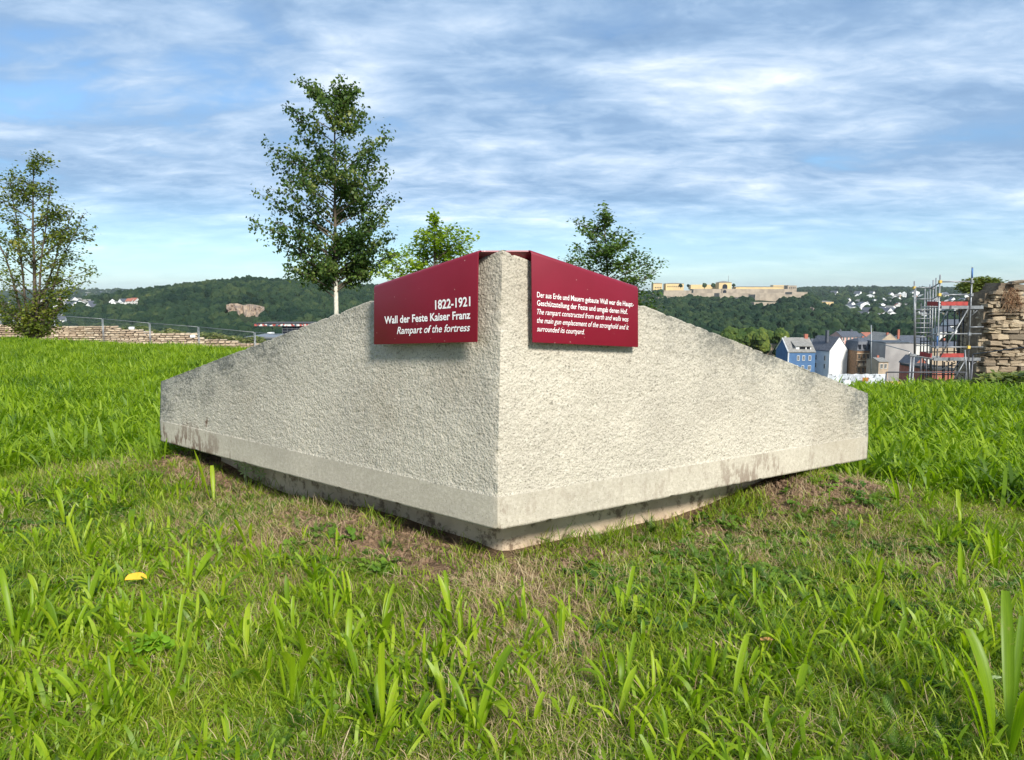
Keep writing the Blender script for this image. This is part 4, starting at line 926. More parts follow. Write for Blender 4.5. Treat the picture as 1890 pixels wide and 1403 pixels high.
cc = t_.ramp(t_.m('FRACT', t_.m('MULTIPLY', vo.outputs['Color'], 3.7)), [(0, (.6,.6,.58)), (.25, (.30,.06,.05)), (.45, (.5,.48,.45)), (.6, (.06,.09,.12)), (.8, (.45,.10,.08)), (1, (.15,.3,.25))], 'CONSTANT')
pb = t_.n('ShaderNodeBsdfPrincipled', {'Base Color': cc, 'Roughness': .8}); t_.n('ShaderNodeOutputMaterial', {0: pb.outputs[0]}); M['graffiti'] = m_
lb('roof_band', 469, 600, 597.5, 602, 428, 24, 'graffiti', gb); lb('roof', 469, 600, 596.6, 597.3, 427.5, 25, 'asphalt', gb)
o = lb('chimney_stack', 493, 501, 614, 622, 300, 4, 'white', None); tag(o, 'small white rooftop box below the graffiti covered band', 'roof box')
b = MB(); b.box((.0,0,0),(.01,.01,.01)); 
wh = empty('warehouse', at(470, 632, 170), 'low warehouse with pale flat roof beside the fence end', 'building'); lb('wall', 455, 520, 625, 640, 170, 12, 'offwhite', wh); lb('roof', 451, 522, 622, 624.8, 169, 14, 'steel', wh); lb('stripe', 455.5, 519, 627.5, 629.5, 169.8, .18, 'blue', wh)

# ------------------------------------------------------------------ low ruined wall and fence on the left
def stone_mesh(seed):
    r = random.Random(seed); bm = bmesh.new(); bmesh.ops.create_cube(bm, size=1)
    bmesh.ops.bevel(bm, geom=bm.edges[:], offset=.13, segments=1, affect='EDGES')
    for v in bm.verts: v.co += Vector((r.uniform(-1,1), r.uniform(-1,1), r.uniform(-1,1)))*.085
    me = bpy.data.meshes.new('stone'); bm.to_mesh(me); bm.free(); return me
def stonemat(name, stops):
    m, t = mat(name); r = t.n('ShaderNodeObjectInfo').outputs['Random']; O = t.n('ShaderNodeTexCoord').outputs['Object']
    nz = t.noise(O, 2.2, 6, .7); c = t.ramp(t.m('ADD', t.m('MULTIPLY', r, .7), t.m('MULTIPLY', nz, .3)), stops)
    c = t.mix(t.m('MULTIPLY', t.rng(nz, .52, .7), .55), c, (.13,.11,.085))
    p = t.n('ShaderNodeBsdfPrincipled', {'Base Color': c, 'Roughness': .92, 'Specular IOR Level': .2})
    bp = t.n('ShaderNodeBump', {'Height': t.noise(O, 5, 6, .65), 'Strength': .9, 'Distance': .06}); t.put(p.inputs['Normal'], bp.outputs[0])
    t.n('ShaderNodeOutputMaterial', {0: p.outputs[0]}); return m
M['walled'] = stonemat('pale rubble stone', [(0, (.30,.22,.15)), (.4, (.47,.36,.25)), (.8, (.60,.49,.35)), (1, (.66,.58,.46))])
M['ruinstone'] = stonemat('weathered ruin stone', [(0, (.10,.085,.065)), (.35, (.27,.21,.145)), (.7, (.44,.35,.235)), (1, (.56,.48,.36))])
M['mortar'] = surf('old mortar', (.24,.19,.13), (.13,.10,.07), 3, .95, .9, 14, .04)
SM1 = [stone_mesh(i) for i in range(8)]; SM2 = []
for me in SM1: m2 = me.copy(); m2.materials.append(M['ruinstone']); SM2.append(m2)
for me in SM1: me.materials.append(M['walled'])
def put_stone(parent, c, size, yaw, pool, rnd, jit=.05):
    o = bpy.data.objects.new('stone', rnd.choice(pool)); COL.objects.link(o); o.parent = parent
    o.matrix_parent_inverse = Matrix.Translation(-parent.location); o.location = c; o.scale = size; o.rotation_euler = (rnd.uniform(-jit,jit), rnd.uniform(-jit,jit), yaw+rnd.uniform(-jit,jit))
# the wall follows px -60..640 at about 50 m
wa = at(-60, 632, 47); wb = at(560, 640, 51); wl = Vector((wb.x-wa.x, wb.y-wa.y, 0)); wlen = wl.length; wd = wl.normalized(); wn = Vector((wd.y, -wd.x, 0)); wyaw = math.atan2(wd.y, wd.x)
lw = empty('ruined_wall', (wa.x, wa.y, -3.6), 'low pale rubble wall stepping down behind the fence on the left', 'wall')
def wtop(s):   # top height from the photo outline
    p = wa + wd*s; px = CX + p.x/p.y*FPX; py = np.interp(px, [-60,10,60,170,215,225,262,270,360,372,440,452,560], [597,599,602,601,602,608,609,613,616,624,629,634,640]); return at(px, float(py), p.y).z
zb_ = -3.9; b = MB(); prof = []; k = 60
for i in range(k):
    s0 = wlen*i/k; s1 = wlen*(i+1)/k; h = min(wtop(s0), wtop(s1))-.10
    p0 = wa+wd*s0; p1 = wa+wd*s1; b.prism([Vector((p0.x,p0.y,zb_)), Vector((p1.x,p1.y,zb_)), Vector((p1.x,p1.y,h)), Vector((p0.x,p0.y,h))], -wn*.55)
b.build('mortar_core', M['mortar'], lw, fix=True)
rw_ = random.Random(11); cnt = 0; z = -1.05
rows_ = []
zz = at(0, 599, wa.y).z
small = MB(); 
while zz > -2.75:
    hh = rw_.uniform(.11, .19); s = rw_.uniform(0, .2)
    while s < wlen:
        w_ = rw_.uniform(.2, .55); zc = zz-hh/2; sm_ = s+w_/2
        if sm_ < wlen and zc+hh*.4 < wtop(sm_)+.06:
            c = wa + wd*sm_ + wn*rw_.uniform(-.02, .05); c.z = zc
            p_ = wa+wd*sm_; pxx = CX+p_.x/p_.y*FPX; vis = 8 < (HOR+(CAM.z-zc)/p_.y*FPX) - 590 < 46
            if cnt < 298 and vis and pxx > -5 and pxx < 520: put_stone(lw, c, (w_-.045, .30+rw_.uniform(-.05,.12), hh-.03), wyaw, SM1, rw_); cnt += 1
            else:
                Mx = Matrix.Translation(c) @ Matrix.Rotation(wyaw, 4, 'Z'); small.box((-w_/2+.015, -.15, -hh/2+.01), (w_/2-.015, .15, hh/2-.01), 0, Mx)
        s += w_
    zz -= hh
o = small.build('stone_infill', M['walled'], lw, fix=True); tag(o, kind='stuff')
# greenery behind the wall
def bush_cloud(name, label, centers, mat_, leaf, n_each, cat=None, kind='stuff', parent=None):
    C_ = []
    for (c, r) in centers:
        k_ = int(n_each); d = np.random.normal(size=(k_, 3)); d /= np.linalg.norm(d, axis=1)[:, None]; rr = np.random.rand(k_)**.45
        q_ = np.array(c)[None] + d*rr[:, None]*np.array(r)[None]; C_.append(q_)
    C_ = np.vstack(C_); V, Fq, rn = leaf_batch(C_, leaf, .1, np.clip(np.random.rand(len(C_))*.7+fbm(C_[:,0], C_[:,2], 2, 2)*.5-.1, 0, 1), 2.2)
    o = link(name, np_mesh(name, V, Fq, mat_, False, {'rnd': rn}), parent); 
    if parent is None: tag(o, label, cat, kind=kind)
    return o
M['weedleaf'] = leafmat('weed leaf', [(0, (.06,.095,.022)), (.5, (.14,.18,.04)), (.8, (.25,.26,.08)), (1, (.40,.34,.18))], .35, src='attr')
HS = SEEN = None
cs = []
for px in range(215, 480, 12):
    Y = 54+rw_.uniform(-1, 3); cs.append((tuple(at(px, np.interp(px, [215,480],[610,633])+rw_.uniform(-3, 3), Y)), (.55, .6, rw_.uniform(.2,.45))))
bush_cloud('hedge_growth', 'green scrub growing behind the low ruined wall', cs, M['weedleaf'], .12, 500)
for (px, py, lb_) in ((243,606,'white capstone block lying on the ruined wall near the second fence post'), (269,614,'white block on the ruined wall just left of the third fence post'), (356,621,'white block on the lower step of the ruined wall')):
    c = at(px, py, 49.5); b = MB(); Mx = Matrix.Translation(c) @ Matrix.Rotation(.2, 4, 'Z'); b.box((-.16,-.15,-.09), (.16,.15,.09), 0, Mx); o = b.build('stone_block', M['white'], fix=True); md = o.modifiers.new('bevel', 'BEVEL'); md.width = .03; tag(o, lb_, 'stone')
# mesh fence panels
def fence_panel(a, b_, top_a, top_b, label, group=None, h=2.0, rails=(0.0,), grid=True, foot=True, m_='steel'):
    a = Vector(a); b_ = Vector(b_); ta = Vector((a.x, a.y, top_a)); tb = Vector((b_.x, b_.y, top_b)); root = empty('site_fence', (a.x, a.y, top_a-h), label, 'fence', group)
    d = (tb-ta); r = .021
    for p in (ta, tb):
        m = MB(); m.tube([p - Vector((0,0,h)), p], r, 6); m.build('post', M[m_], root)
    for dz in (0, -h+.2):
        m = MB(); m.tube([ta+Vector((0,0,dz)), tb+Vector((0,0,dz))], r*.9, 6); m.build('rail', M[m_], root)
    if grid:
        m = MB(); k = int(d.length/.10)
        for i in range(1, k):
            p = ta + d*i/k; m.tube([p-Vector((0,0,.02)), p-Vector((0,0,h-.2))], .0022, 3, 0, False)
        for i in range(1, 9):
            dz = -(h-.2)*i/9; m.tube([ta+Vector((0,0,dz)), tb+Vector((0,0,dz))], .0022, 3, 0, False)
        m.build('wire_mesh', M[m_], root)
    if foot:
        m = MB()
        for p in (ta, tb): m.box((p.x-.35, p.y-.11, p.z-h-.14), (p.x+.35, p.y+.11, p.z-h))
        m.build('concrete_foot', M['offwhite'], root)
    return root
fx = [(-95,566,53.5),(0,574,51.5),(99,582.5,49.5),(189,588.5,47.5),(276,596.5,45.5),(366,603.5,43.5),(470,613.5,41),(588,625,38.5)]
fl = ['wire fence panel at the far left behind the loose leaved tree', 'wire fence panel behind the trunk of the left tree', 'wire fence panel just right of the left tree', 'wire fence panel between the second and third double posts right of the tree',
      'wire fence panel before the step in the ruined wall', 'wire fence panel near the low end of the ruined wall', 'wire fence panel ending behind the stone block']
for i in range(7):
    p = at(*fx[i][:2], fx[i][2]); q_ = at(*fx[i+1][:2], fx[i+1][2]); d = (q_-p).normalized()*.05
    fence_panel(p+d, q_-d, p.z, q_.z, fl[i])

# ------------------------------------------------------------------ ruin on the right, scaffold, right fence
ru = empty('ruined_tower_wall', at(1822, 715, 28), 'tall weathered rubble ruin with ragged top at the right edge of the photo', 'ruin')
A0 = at(1822, 540, 28.0); zb2 = -4.2
INF = MB()
def ruin_side(p0, dirv, length, topf, off, count, darker=False, wmin=.22, wmax=.75):
    n_ = Vector((dirv.y, -dirv.x, 0)); 
    if n_.y > 0 or (abs(n_.y) < .5 and n_.x > 0): n_ = -n_
    yaw = math.atan2(dirv.y, dirv.x); k = 40; b = MB(); 
    for i in range(k):
        s0 = length*i/k; s1 = length*(i+1)/k; h = topf((s0+s1)/2)-.12; a = p0+dirv*s0; c = p0+dirv*s1
        if wmin > .3 and s0 < .5: continue
        a = a-n_*.11; c = c-n_*.11; b.prism([Vector((a.x,a.y,zb2)), Vector((c.x,c.y,zb2)), Vector((c.x,c.y,h)), Vector((a.x,a.y,h))], -n_*(.9 if wmin < .3 else .4))
    b.build('mortar_core', M['mortar'], ru, fix=True)
    zz = 2.2; r = random.Random(off); n = 0
    while zz > -2.9:
        hh = r.choice([.08, .10, .12, .15, .18, .25])*r.uniform(.9, 1.1); s = r.uniform(-.1, .2)
        while s < length:
            w_ = r.uniform(wmin, wmax)*(1.25 if hh > .2 else 1); sm = s+w_/2; zc = zz-hh/2
            if sm < length and zc+hh*.3 < topf(sm) and n >= count:
                c = p0 + dirv*sm; c.z = zc; INF.box((-w_*.46, -.15, -hh*.42), (w_*.46, .15, hh*.42), 0, Matrix.Translation(c) @ Matrix.Rotation(yaw, 4, 'Z'))
            elif sm < length and zc+hh*.3 < topf(sm):
                c = p0 + dirv*sm + n_*r.uniform(-.09, .07); c.z = zc + r.uniform(-.015, .015); put_stone(ru, c, (w_*r.uniform(.80,1.05), .36, hh*r.uniform(.78, 1.08)), yaw, SM2, r, .13); n += 1
            s += w_
        zz -= hh
    return n
def topz(px, py, Y): return at(px, py, Y).z
def top_front(s):
    px = CX + (A0.x+s)/28.0*FPX; return topz(px, float(np.interp(px, [1815,1826,1838,1842,1846,1866,1878,1884,1888,1900,1960], [536,534,531,522,516,517,520,524,540,546,556])), 28)
nst = ruin_side(Vector((A0.x, 28, 0)), Vector((1, .04, 0)).normalized(), 2.9, top_front, 3, 232)
B0 = at(1779, 548, 33); dv = Vector((B0.x-A0.x, 5.0, 0)); sl = dv.length
def top_side(s): t = s/sl; p = Vector((A0.x, 28, 0)) + dv*t; px = CX+p.x/p.y*FPX; return topz(px, float(np.interp(px, [1776,1784,1800,1822], [553,551,545,535])), p.y)
ruin_side(Vector((A0.x, 28, 0)) + dv.normalized()*.1, dv.normalized(), sl, top_side, 4, 66, wmin=.4, wmax=1.0)
tag(INF.build('stone_infill', M['ruinstone'], ru, fix=True), kind='stuff')
bush_cloud('shrub', 'wispy olive shrub growing on top of the ruin beside the scaffold', [(tuple(at(px, py, 31+rw_.uniform(-.5,.5))), (.38, .4, .20)) for px, py in ((1782,528),(1792,524),(1803,520),(1815,519),(1825,520),(1836,528),(1800,532),(1820,532),(1788,534),(1835,522))], M['weedleaf'], .07, 420, 'shrub', None)
rm = MB()
for i in range(80):
    p = at(rw_.uniform(1850, 1880), rw_.uniform(530, 548), 27.75); pts = [p]
    for k in range(5): p = p + Vector((rw_.uniform(-.10, .14), rw_.uniform(-.05, .02), -rw_.uniform(.05, .19))); pts.append(p)
    rm.tube(pts, .008, 3, 0, False)
M['root'] = surf('dry roots', (.28,.15,.08), (.36,.24,.14), 8, .9); tag(rm.build('dry_vine', M['root']), 'tangle of dry brown vine roots hanging down the face of the ruin', 'vine')
wcs = [(tuple(at(rw_.uniform(1800, 1960), rw_.uniform(700, 722), rw_.uniform(17, 25))), (.42, .4, .24)) for _ in range(30)] + [(tuple(at(rw_.uniform(1700, 1800), rw_.uniform(714, 724), rw_.uniform(13, 18))), (.22, .3, .10)) for _ in range(14)]
bush_cloud('weeds', 'rank weeds at the foot of the ruin and scaffold', wcs, M['weedleaf'], .10, 420)

sca = empty('scaffold', at(1760, 700, 28), 'steel scaffold tower with ladder, two decks and red toe boards beside the ruin', 'scaffold')
def pole(name, p, q_, r=.026, m_='steel'):
    b = MB(); b.tube([at(*p), at(*q_)], r, 8); return b.build(name, M[m_], sca)
FYs = 27.0; BYs = 30.0
o = pole('standard', (1735.3,507,FYs), (1727.5,716,FYs)); pole('standard', (1794.8,493,FYs), (1787,668,FYs)); pole('standard', (1788.5,660,FYs), (1790,716,FYs))
b = MB(); b.tube([at(1730.6,617,FYs), at(1729.7,640,FYs)], .03, 8); b.build('marking_band', M['bluesteel'], sca); b = MB(); b.tube([at(1794.7,495,FYs), at(1794.1,513,FYs)], .031, 8); b.build('marking_band', M['bluesteel'], sca)
pole('standard', (1687.5,519,BYs), (1687.5,659,BYs)); pole('standard', (1689.8,531,BYs-.1), (1689,659,BYs-.1)); pole('standard', (1722.5,517,BYs), (1718,716,BYs)); pole('standard', (1727.8,513,BYs+1), (1723.5,716,BYs+1)); pole('standard', (1716.5,525,BYs+1.5), (1716.5,716,BYs+1.5)); pole('standard', (1707.4,533,BYs+2), (1703,716,BYs+2)); pole('standard', (1712,538,BYs+2.3), (1711,716,BYs+2.3))
for px in (1680.5, 1683, 1700, 1710): pole('standard', (px,657,BYs), (px-1,718,BYs), .03, 'darksteel')
for px in (1749, 1762, 1771, 1778): pole('inner_standard', (px,574,BYs+1.5), (px-1,668,BYs+1.5), .028, 'darksteel')
for px in (1743, 1750.5, 1757): pole('inner_standard', (px,668,BYs+1.5), (px-1,716,BYs+1.5), .028, 'darksteel')
for px, yt in ((1700,560),(1712,548),(1720,570),(1741,590),(1768,600),(1785,585)): pole('inner_standard', (px,yt,BYs+2.4), (px-1.5,716,BYs+2.4), .026, 'darksteel')
for y in (575, 602, 630, 650, 676, 692): pole('inner_rail', (1698,y,BYs+2.2), (1790,y-1,BYs+2.2), .022, 'darksteel')
for i, y in enumerate((531,552,571.5,580,588,596.5,605,614,622,638,656)): pole('ladder_rung' , (1689.5,y,BYs), (1719,y,BYs), .020 if i != 2 else .03, 'steel' if y < 640 else 'darksteel')
for y, a_, b_2 in ((520.2,1735,1795),(544.2,1733,1793),(616.6,1724,1811),(641,1721.5,1814),(604,1789,1815)): pole('guard_rail', (a_, y, FYs-.03), (b_2, y-.4, FYs-.03), .024)
for (p, q_) in (((1735,522,FYs),(1717,533,BYs)), ((1734,545,FYs),(1722,552,BYs)), ((1724,617,FYs),(1712,621,BYs)), ((1722,641,FYs),(1714,637,BYs))): pole('side_rail', p, q_, .022)
for (p, q_) in (((1787,570,FYs-.06),(1735,659,FYs-.06)), ((1780,667,FYs-.05),(1761,701,FYs-.05)), ((1763,670,FYs+.3),(1733,684,FYs+.3)), ((1781,646,FYs-.5),(1785.5,712,FYs-.5)), ((1749,575,BYs+1),(1735,600,BYs+1)), ((1780,655,BYs),(1755,690,BYs))): pole('diagonal_brace', p, q_, .024)
for (p, q_) in (((1812.5,564,FYs),(1793,583,FYs)), ((1806.5,663.5,FYs),(1793,674,FYs)), ((1797,568,FYs),(1797,580,FYs))): pole('bracket_strut', p, q_, .022)
for yb, x0, x1, xr0, xr1, yr in ((567.5, 1735.5, 1812.5, 1738, 1787.5, 561.5), (663, 1721, 1807, 1736, 1780, 657.5)):
    a = at(x0, yb, FYs); c = at(x1, yb, FYs)
    b = MB(); b.box((a.x, FYs-.09, a.z-.05), (c.x, FYs-.04, a.z+.06)); b.build('deck_beam', M['steel'], sca)
    for k in range(4):
        b = MB(); b.box((a.x, FYs+.32*k, a.z-.03), (c.x-.1, FYs+.32*k+.30, a.z+.02)); b.build('deck_plank', M['deck'], sca)
    a = at(xr0, yr, FYs); c = at(xr1, yr, FYs); z0 = at(x0, yb, FYs).z
    b = MB(); b.box((a.x, FYs+.03, z0+.065), (c.x, FYs+.065, z0+.21)); b.build('toe_board', M['redboard'], sca)
    e = at(x0, yb, FYs); b = MB(); b.box((e.x-.07, FYs, z0+.05), (e.x-.035, FYs+.75, z0+.21)); b.build('toe_board', M['redboard'], sca)
    for k in range(2):
        b = MB(); w0 = a.x+.25+k*.7; b.box((w0, FYs-.12, z0-.07), (w0+.05, FYs-.095, z0+.07)); b.build('deck_clamp', M['darksteel'], sca)
for (px, py) in ((1735.2,520),(1794,520),(1733.8,544),(1793,544),(1729,641),(1787.5,641),(1730.5,616.6),(1789,616.6),(1687.5,531),(1722,531)):
    c = at(px, py, FYs-.04 if px > 1723 else BYs-.04); b = MB(); b.box((c.x-.045, c.y-.05, c.z-.05), (c.x+.045, c.y+.05, c.z+.05)); b.build('coupler', M['yellowpaint'] if px % 2 > 1 else M['steel'], sca)
p = at(1636, 687, 20); q_ = at(1783, 687.5, 20); fence_panel(p, q_, p.z, q_.z, 'dark wire fence panel on the slope in front of the scaffold', m_='darksteel')
p = at(1796, 654, 22); q_ = at(1930, 635.5, 19.5); fence_panel(p, q_, p.z, q_.z, 'dark railed fence panel crossing in front of the ruin', grid=False, m_='darksteel')
p = at(1681.5, 651, 21); b = MB(); b.tube([p, p-Vector((0,0,2.4))], .022, 6); b.tube([p+Vector((.09,0,-.05)), p-Vector((-.09,0,2.4))], .022, 6); b.box((p.x-.05,p.y-.04,p.z-.1),(p.x+.14,p.y+.04,p.z-.04)); tag(b.build('support_pole', M['steel']), 'clamped double fence post left of the scaffold ladder', 'post')
# printed tarpaulin on the site fence
nu, nv = 90, 26; U, V_ = np.meshgrid(np.linspace(0,1,nu), np.linspace(0,1,nv), indexing='ij')
a = at(1528, 690, 15.5); c = at(1634.5, 690.5, 15.5); X = a.x+(c.x-a.x)*U; Z = a.z-.010*np.sin(U*19)**2-.62*V_; Yt = 15.5 + .03*np.sin(U*34+V_*3)*V_**.5 + .035*(fbm(U*9, V_*4, 3, 1)-.5)
m_, t_ = mat('printed tarpaulin'); O = t_.n('ShaderNodeTexCoord').outputs['Object']; nz = t_.noise(O, 6, 5, .6, 1.2)
cc = t_.mix(t_.rng(nz, .42, .62), (.66,.69,.72), (.40,.43,.46)); cc = t_.mix(t_.rng(t_.noise(O, 17, 4), .60, .66), cc, (.12,.13,.14))
pb = t_.n('ShaderNodeBsdfPrincipled', {'Base Color': cc, 'Roughness': .5}); t_.n('ShaderNodeOutputMaterial', {0: pb.outputs[0]})
tp = link('tarpaulin', np_mesh('tarpaulin', np.stack([X, Yt, Z], -1).reshape(-1,3), grid_faces(nu, nv)[:, ::-1], m_, True)); tag(tp, 'crumpled grey and white printed tarpaulin hung behind the right tip of the stone', 'tarpaulin')
b = MB(); a = at(1592, 697, 15.42); c = at(1602.5, 704, 15.42); b.box((a.x, 15.415, c.z), (c.x, 15.42, a.z)); M['orange'] = surf('orange print', (.42,.17,.04), (.30,.12,.03), 30, .6); b.build('printed_patch', M['orange'], tp)
b = MB(); a = at(1638, 707, 15); b.box((a.x, 15, a.z-.03), (a.x+.28, 15.1, a.z+.02)); tag(b.build('barrier_plank', M['yellowpaint']), 'yellow plank low in the grass beside the tarpaulin', 'plank')
b = MB(); b.tube([at(1636,711,14.5), at(1676,719,14.5)], .02, 4); b.tube([at(1640,709,14.6), at(1690,719,14.6)], .02, 4); tag(b.build('white_lath', M['white']), 'two white laths lying behind the grass left of the scaffold', 'lath')

# ------------------------------------------------------------------ grass and herbs
def blades(n, h, w_, spread, lean, segs, curl=.4, blunt=.15, seed=0, flat=0.0, fold=.0, z0=-.01):
    r = np.random.RandomState(seed); V = []; Fq = []
    for i in range(n):
        az = r.uniform(0, 6.283); rad = spread*math.sqrt(r.rand()); b0 = np.array([math.cos(az*1.7+i)*rad, math.sin(az*1.7+i)*rad, z0])
        H = r.uniform(*h); W = r.uniform(*w_)/2; ln = abs(r.normal(lean, lean*.5)) + flat; cu = r.uniform(.2, 1)*curl
        d = np.array([math.cos(az), math.sin(az), 0]); faz = az + 1.571 + r.uniform(-.9, .9); s = np.array([math.cos(faz), math.sin(faz), 0]); base = len(V); p = b0.copy(); ang = ln
        for k in range(segs+1):
            t = k/segs; ww = W*(.55+1.1*t-1.0*t*t)*1.25 if k < segs else W*blunt
            if k: 
                ang = ln + cu*t*t*2.2; p = p + (d*math.sin(ang) + np.array([0,0,1.])*math.cos(ang))*H/segs
            tw = s*math.cos(t*r.uniform(0, .6)) + d*math.sin(t*.3); V.append(p - tw*ww); V.append(p + tw*ww)
            if fold: V[-1] = V[-1] + np.array([0,0,fold*ww])
            if k: Fq.append((base+2*k-2, base+2*k-1, base+2*k+1, base+2*k))
    return np.array(V), np.array(Fq)
def kinds(name, cnt_, mat_, **kw):
    out = []
    for i in range(cnt_):
        V, Fq = blades(seed=i*7+len(name), **kw); out.append(proto(name, np_mesh(name, V, Fq, mat_)))
    return out
K_short = kinds('grass_tuft', 6, M['grass'], n=16, h=(.02, .065), w_=(.0018, .0036), spread=.045, lean=.45, segs=3, curl=.7)
K_thatch = kinds('dry_tuft', 6, M['thatch'], n=16, h=(.03, .10), w_=(.0010, .0022), spread=.05, lean=1.1, segs=3, curl=.6)
K_lush = kinds('lush_tuft', 7, M['lush'], n=9, h=(.06, .19), w_=(.005, .014), spread=.07, lean=.36, segs=4, curl=.6, blunt=.35)
K_mid = kinds('mid_tuft', 5, M['grass'], n=9, h=(.06, .14), w_=(.0022, .005), spread=.05, lean=.35, segs=4, curl=.7)
def herb_mesh(seed, feather=True):
    r = np.random.RandomState(seed); V = []; Fq = []
    for f in range(r.randint(3, 6)):
        az = r.uniform(0, 6.283); d = np.array([math.cos(az), math.sin(az), 0]); s = np.array([-d[1], d[0], 0]); L_ = r.uniform(.06, .13); ang = r.uniform(.2, .8); p = np.array([0,0,-.005]) 
        n = 16
        for k in range(n):
            t = k/n; ang += .035; q = p + (d*math.sin(ang)+np.array([0,0,1.])*math.cos(ang))*L_/n; wl_ = .016*math.sin(math.pi*min(t*1.05+.12, 1))*(1 if feather else 1.2)
            u = (q-p)/np.linalg.norm(q-p)
            if t > .12:
                for sg_ in (-1, 1):
                    for tw in (0, .006):
                        b_ = len(V); e = p + s*sg_*wl_ + u*wl_*.5 + np.array([0,0,tw+.003]); V += [p, p+u*L_/n*.55, e]; Fq.append((b_, b_+1, b_+2, b_+2))
            b_ = len(V); V += [p-s*.0008, p+s*.0008, q+s*.0008, q-s*.0008]; Fq.append((b_, b_+1, b_+2, b_+3)); p = q
    V = np.array(V); me = bpy.data.meshes.new('yarrow'); me.from_pydata(V.tolist(), [], [tuple(dict.fromkeys(f)) for f in Fq]); return me
def withmat(me, m_): me.materials.append(m_); return me
K_yarrow = [proto('yarrow', withmat(herb_mesh(i), M['herb'])) for i in range(4)]
def clover_mesh(seed, sz=.011, n=7, hgt=.035):
    r = np.random.RandomState(seed); b = MB()
    for i in range(n):
        x, y = r.normal(size=2)*.03; z = r.uniform(.4, 1)*hgt; top = Vector((x, y, z)); b.tube([(x*.3, y*.3, 0), top], .0008, 3, 0, False)
        a0 = r.uniform(0, 2)
        for k in range(3):
            a = a0+k*2.094; c = top + Vector((math.cos(a), math.sin(a), .15))*sz; tx_, ty_ = r.uniform(-.6,.6), r.uniform(-.7,.2); pts = [top] + [c + Vector((math.cos(a+q_)*sz*.85, math.sin(a+q_)*sz*.85, sz*(tx_*math.cos(a+q_)+ty_*math.sin(a+q_)+.15*math.cos(q_*2)))) for q_ in (-2.2, -1.4, -.6, 0, .6, 1.4, 2.2)]
            b.add(pts, [tuple(range(8))])
    me = bpy.data.meshes.new('clover'); me.from_pydata(b.v, [], b.f); return me
K_clover = [proto('clover', withmat(clover_mesh(i), M['herb'])) for i in range(3)]
def sample(density_fn, rmax, rmin=1.15, az=50, tries=200000, seed=0, rpow=1.0):
    r = np.random.RandomState(seed); A = np.radians(r.uniform(-az, az, tries)); u = r.rand(tries)
    Rr = (rmin**rpow + (rmax**rpow-rmin**rpow)*u)**(1/rpow)     # rpow 2 = even over the ground, lower = denser near the eye
    x = Rr*np.sin(A); y = Rr*np.cos(A); k = r.rand(tries) < density_fn(x, y); x = x[k]; y = y[k]
    return x, y, r
def lushness(x, y): return sstep(-.45, .55, y - (4.9 - np.maximum(0, x-1.9)*.75 - np.maximum(0, -x-3.0)*.35) + (fbm(x, y, 3, 1.1)-.5)*1.3)
def onlawn(x, y): return (y < np.interp(x, EX, EY) + .8) & (front_dist(x, y) > -.14) 
def infront(x, y): return front_dist(x, y)
def put(name, K, x, y, r, scl, label, tilt=.2, dz=0.0):
    n = len(x); z = ground_z(x, y)+dz; P = np.stack([x, y, z], -1); rot = np.stack([r.uniform(-tilt, tilt, n), r.uniform(-tilt, tilt, n), r.uniform(0, 6.283, n)], -1)
    return scatter(name, P, rot, scl, r.randint(0, len(K), n), K, label)
bare = lambda x, y: baref(x, y)
patch = lambda x, y: fbm(x+40, y+3, 3, 1.7)
x, y, r = sample(lambda x, y: onlawn(x, y)*(1-.93*bare(x, y))*(.40+.6*sstep(.38, .55, patch(x, y)))*(1-.5*lushness(x, y)), 10, tries=120000, seed=1, rpow=1.25)
put('short_grass', K_short, x, y, r, r.uniform(.7, 1.35, len(x)), 'short green lawn grass')
x, y, r = sample(lambda x, y: onlawn(x, y)*(.25+.75*sstep(.62, .40, patch(x, y)))*(.55+.45*sstep(1.5, .4, infront(x, y)))*(1-.85*lushness(x, y))*(1-.72*bare(x, y)), 8, tries=90000, seed=2, rpow=1.3)
put('dry_grass', K_thatch, x, y, r, r.uniform(.6, 1.2, len(x)), 'dry brown thatch among the short grass', .35, .0)
x, y, r = sample(lambda x, y: onlawn(x, y)*lushness(x, y)*(infront(x, y) > .02), 27, rmin=2.6, tries=110000, seed=3, rpow=1.35)
sc_ = r.uniform(.6, 1.35, len(x))*(.85+.3*fbm(x, y, 3, .8))*np.interp(y, [5, 9, 14], [1.35, 1.1, .9])
put('lush_grass', K_lush, x, y, r, sc_, 'tall lush green grass of the lawn behind and beside the stone')
x, y, r = sample(lambda x, y: onlawn(x, y)*(1-.8*bare(x, y))*sstep(.48, .66, fbm(x-7, y+5, 3, 2.0)), 9, tries=26000, seed=4, rpow=1.3)
put('mid_grass', K_mid, x, y, r, r.uniform(.6, 1.1, len(x)), 'longer thin grass in tufts')
x, y, r = sample(lambda x, y: onlawn(x, y)*(1-.9*bare(x, y))*sstep(.46, .62, fbm(x+2, y-9, 3, 1.3)+.04*np.sign(x))*(1-.6*lushness(x, y)), 6.5, tries=9000, seed=6, rpow=1.3)
put('yarrow_patch', K_yarrow, x, y, r, r.uniform(.5, .95, len(x)), 'feathery yarrow leaves in the lawn')
x, y, r = sample(lambda x, y: onlawn(x, y)*(1-.8*bare(x, y))*sstep(.5, .62, fbm(x+22, y-19, 3, 1.6)), 6, tries=9000, seed=7, rpow=1.3)
put('clover_patch', K_clover, x, y, r, r.uniform(.6, 1.1, len(x)), 'low clover and small herbs in the lawn')
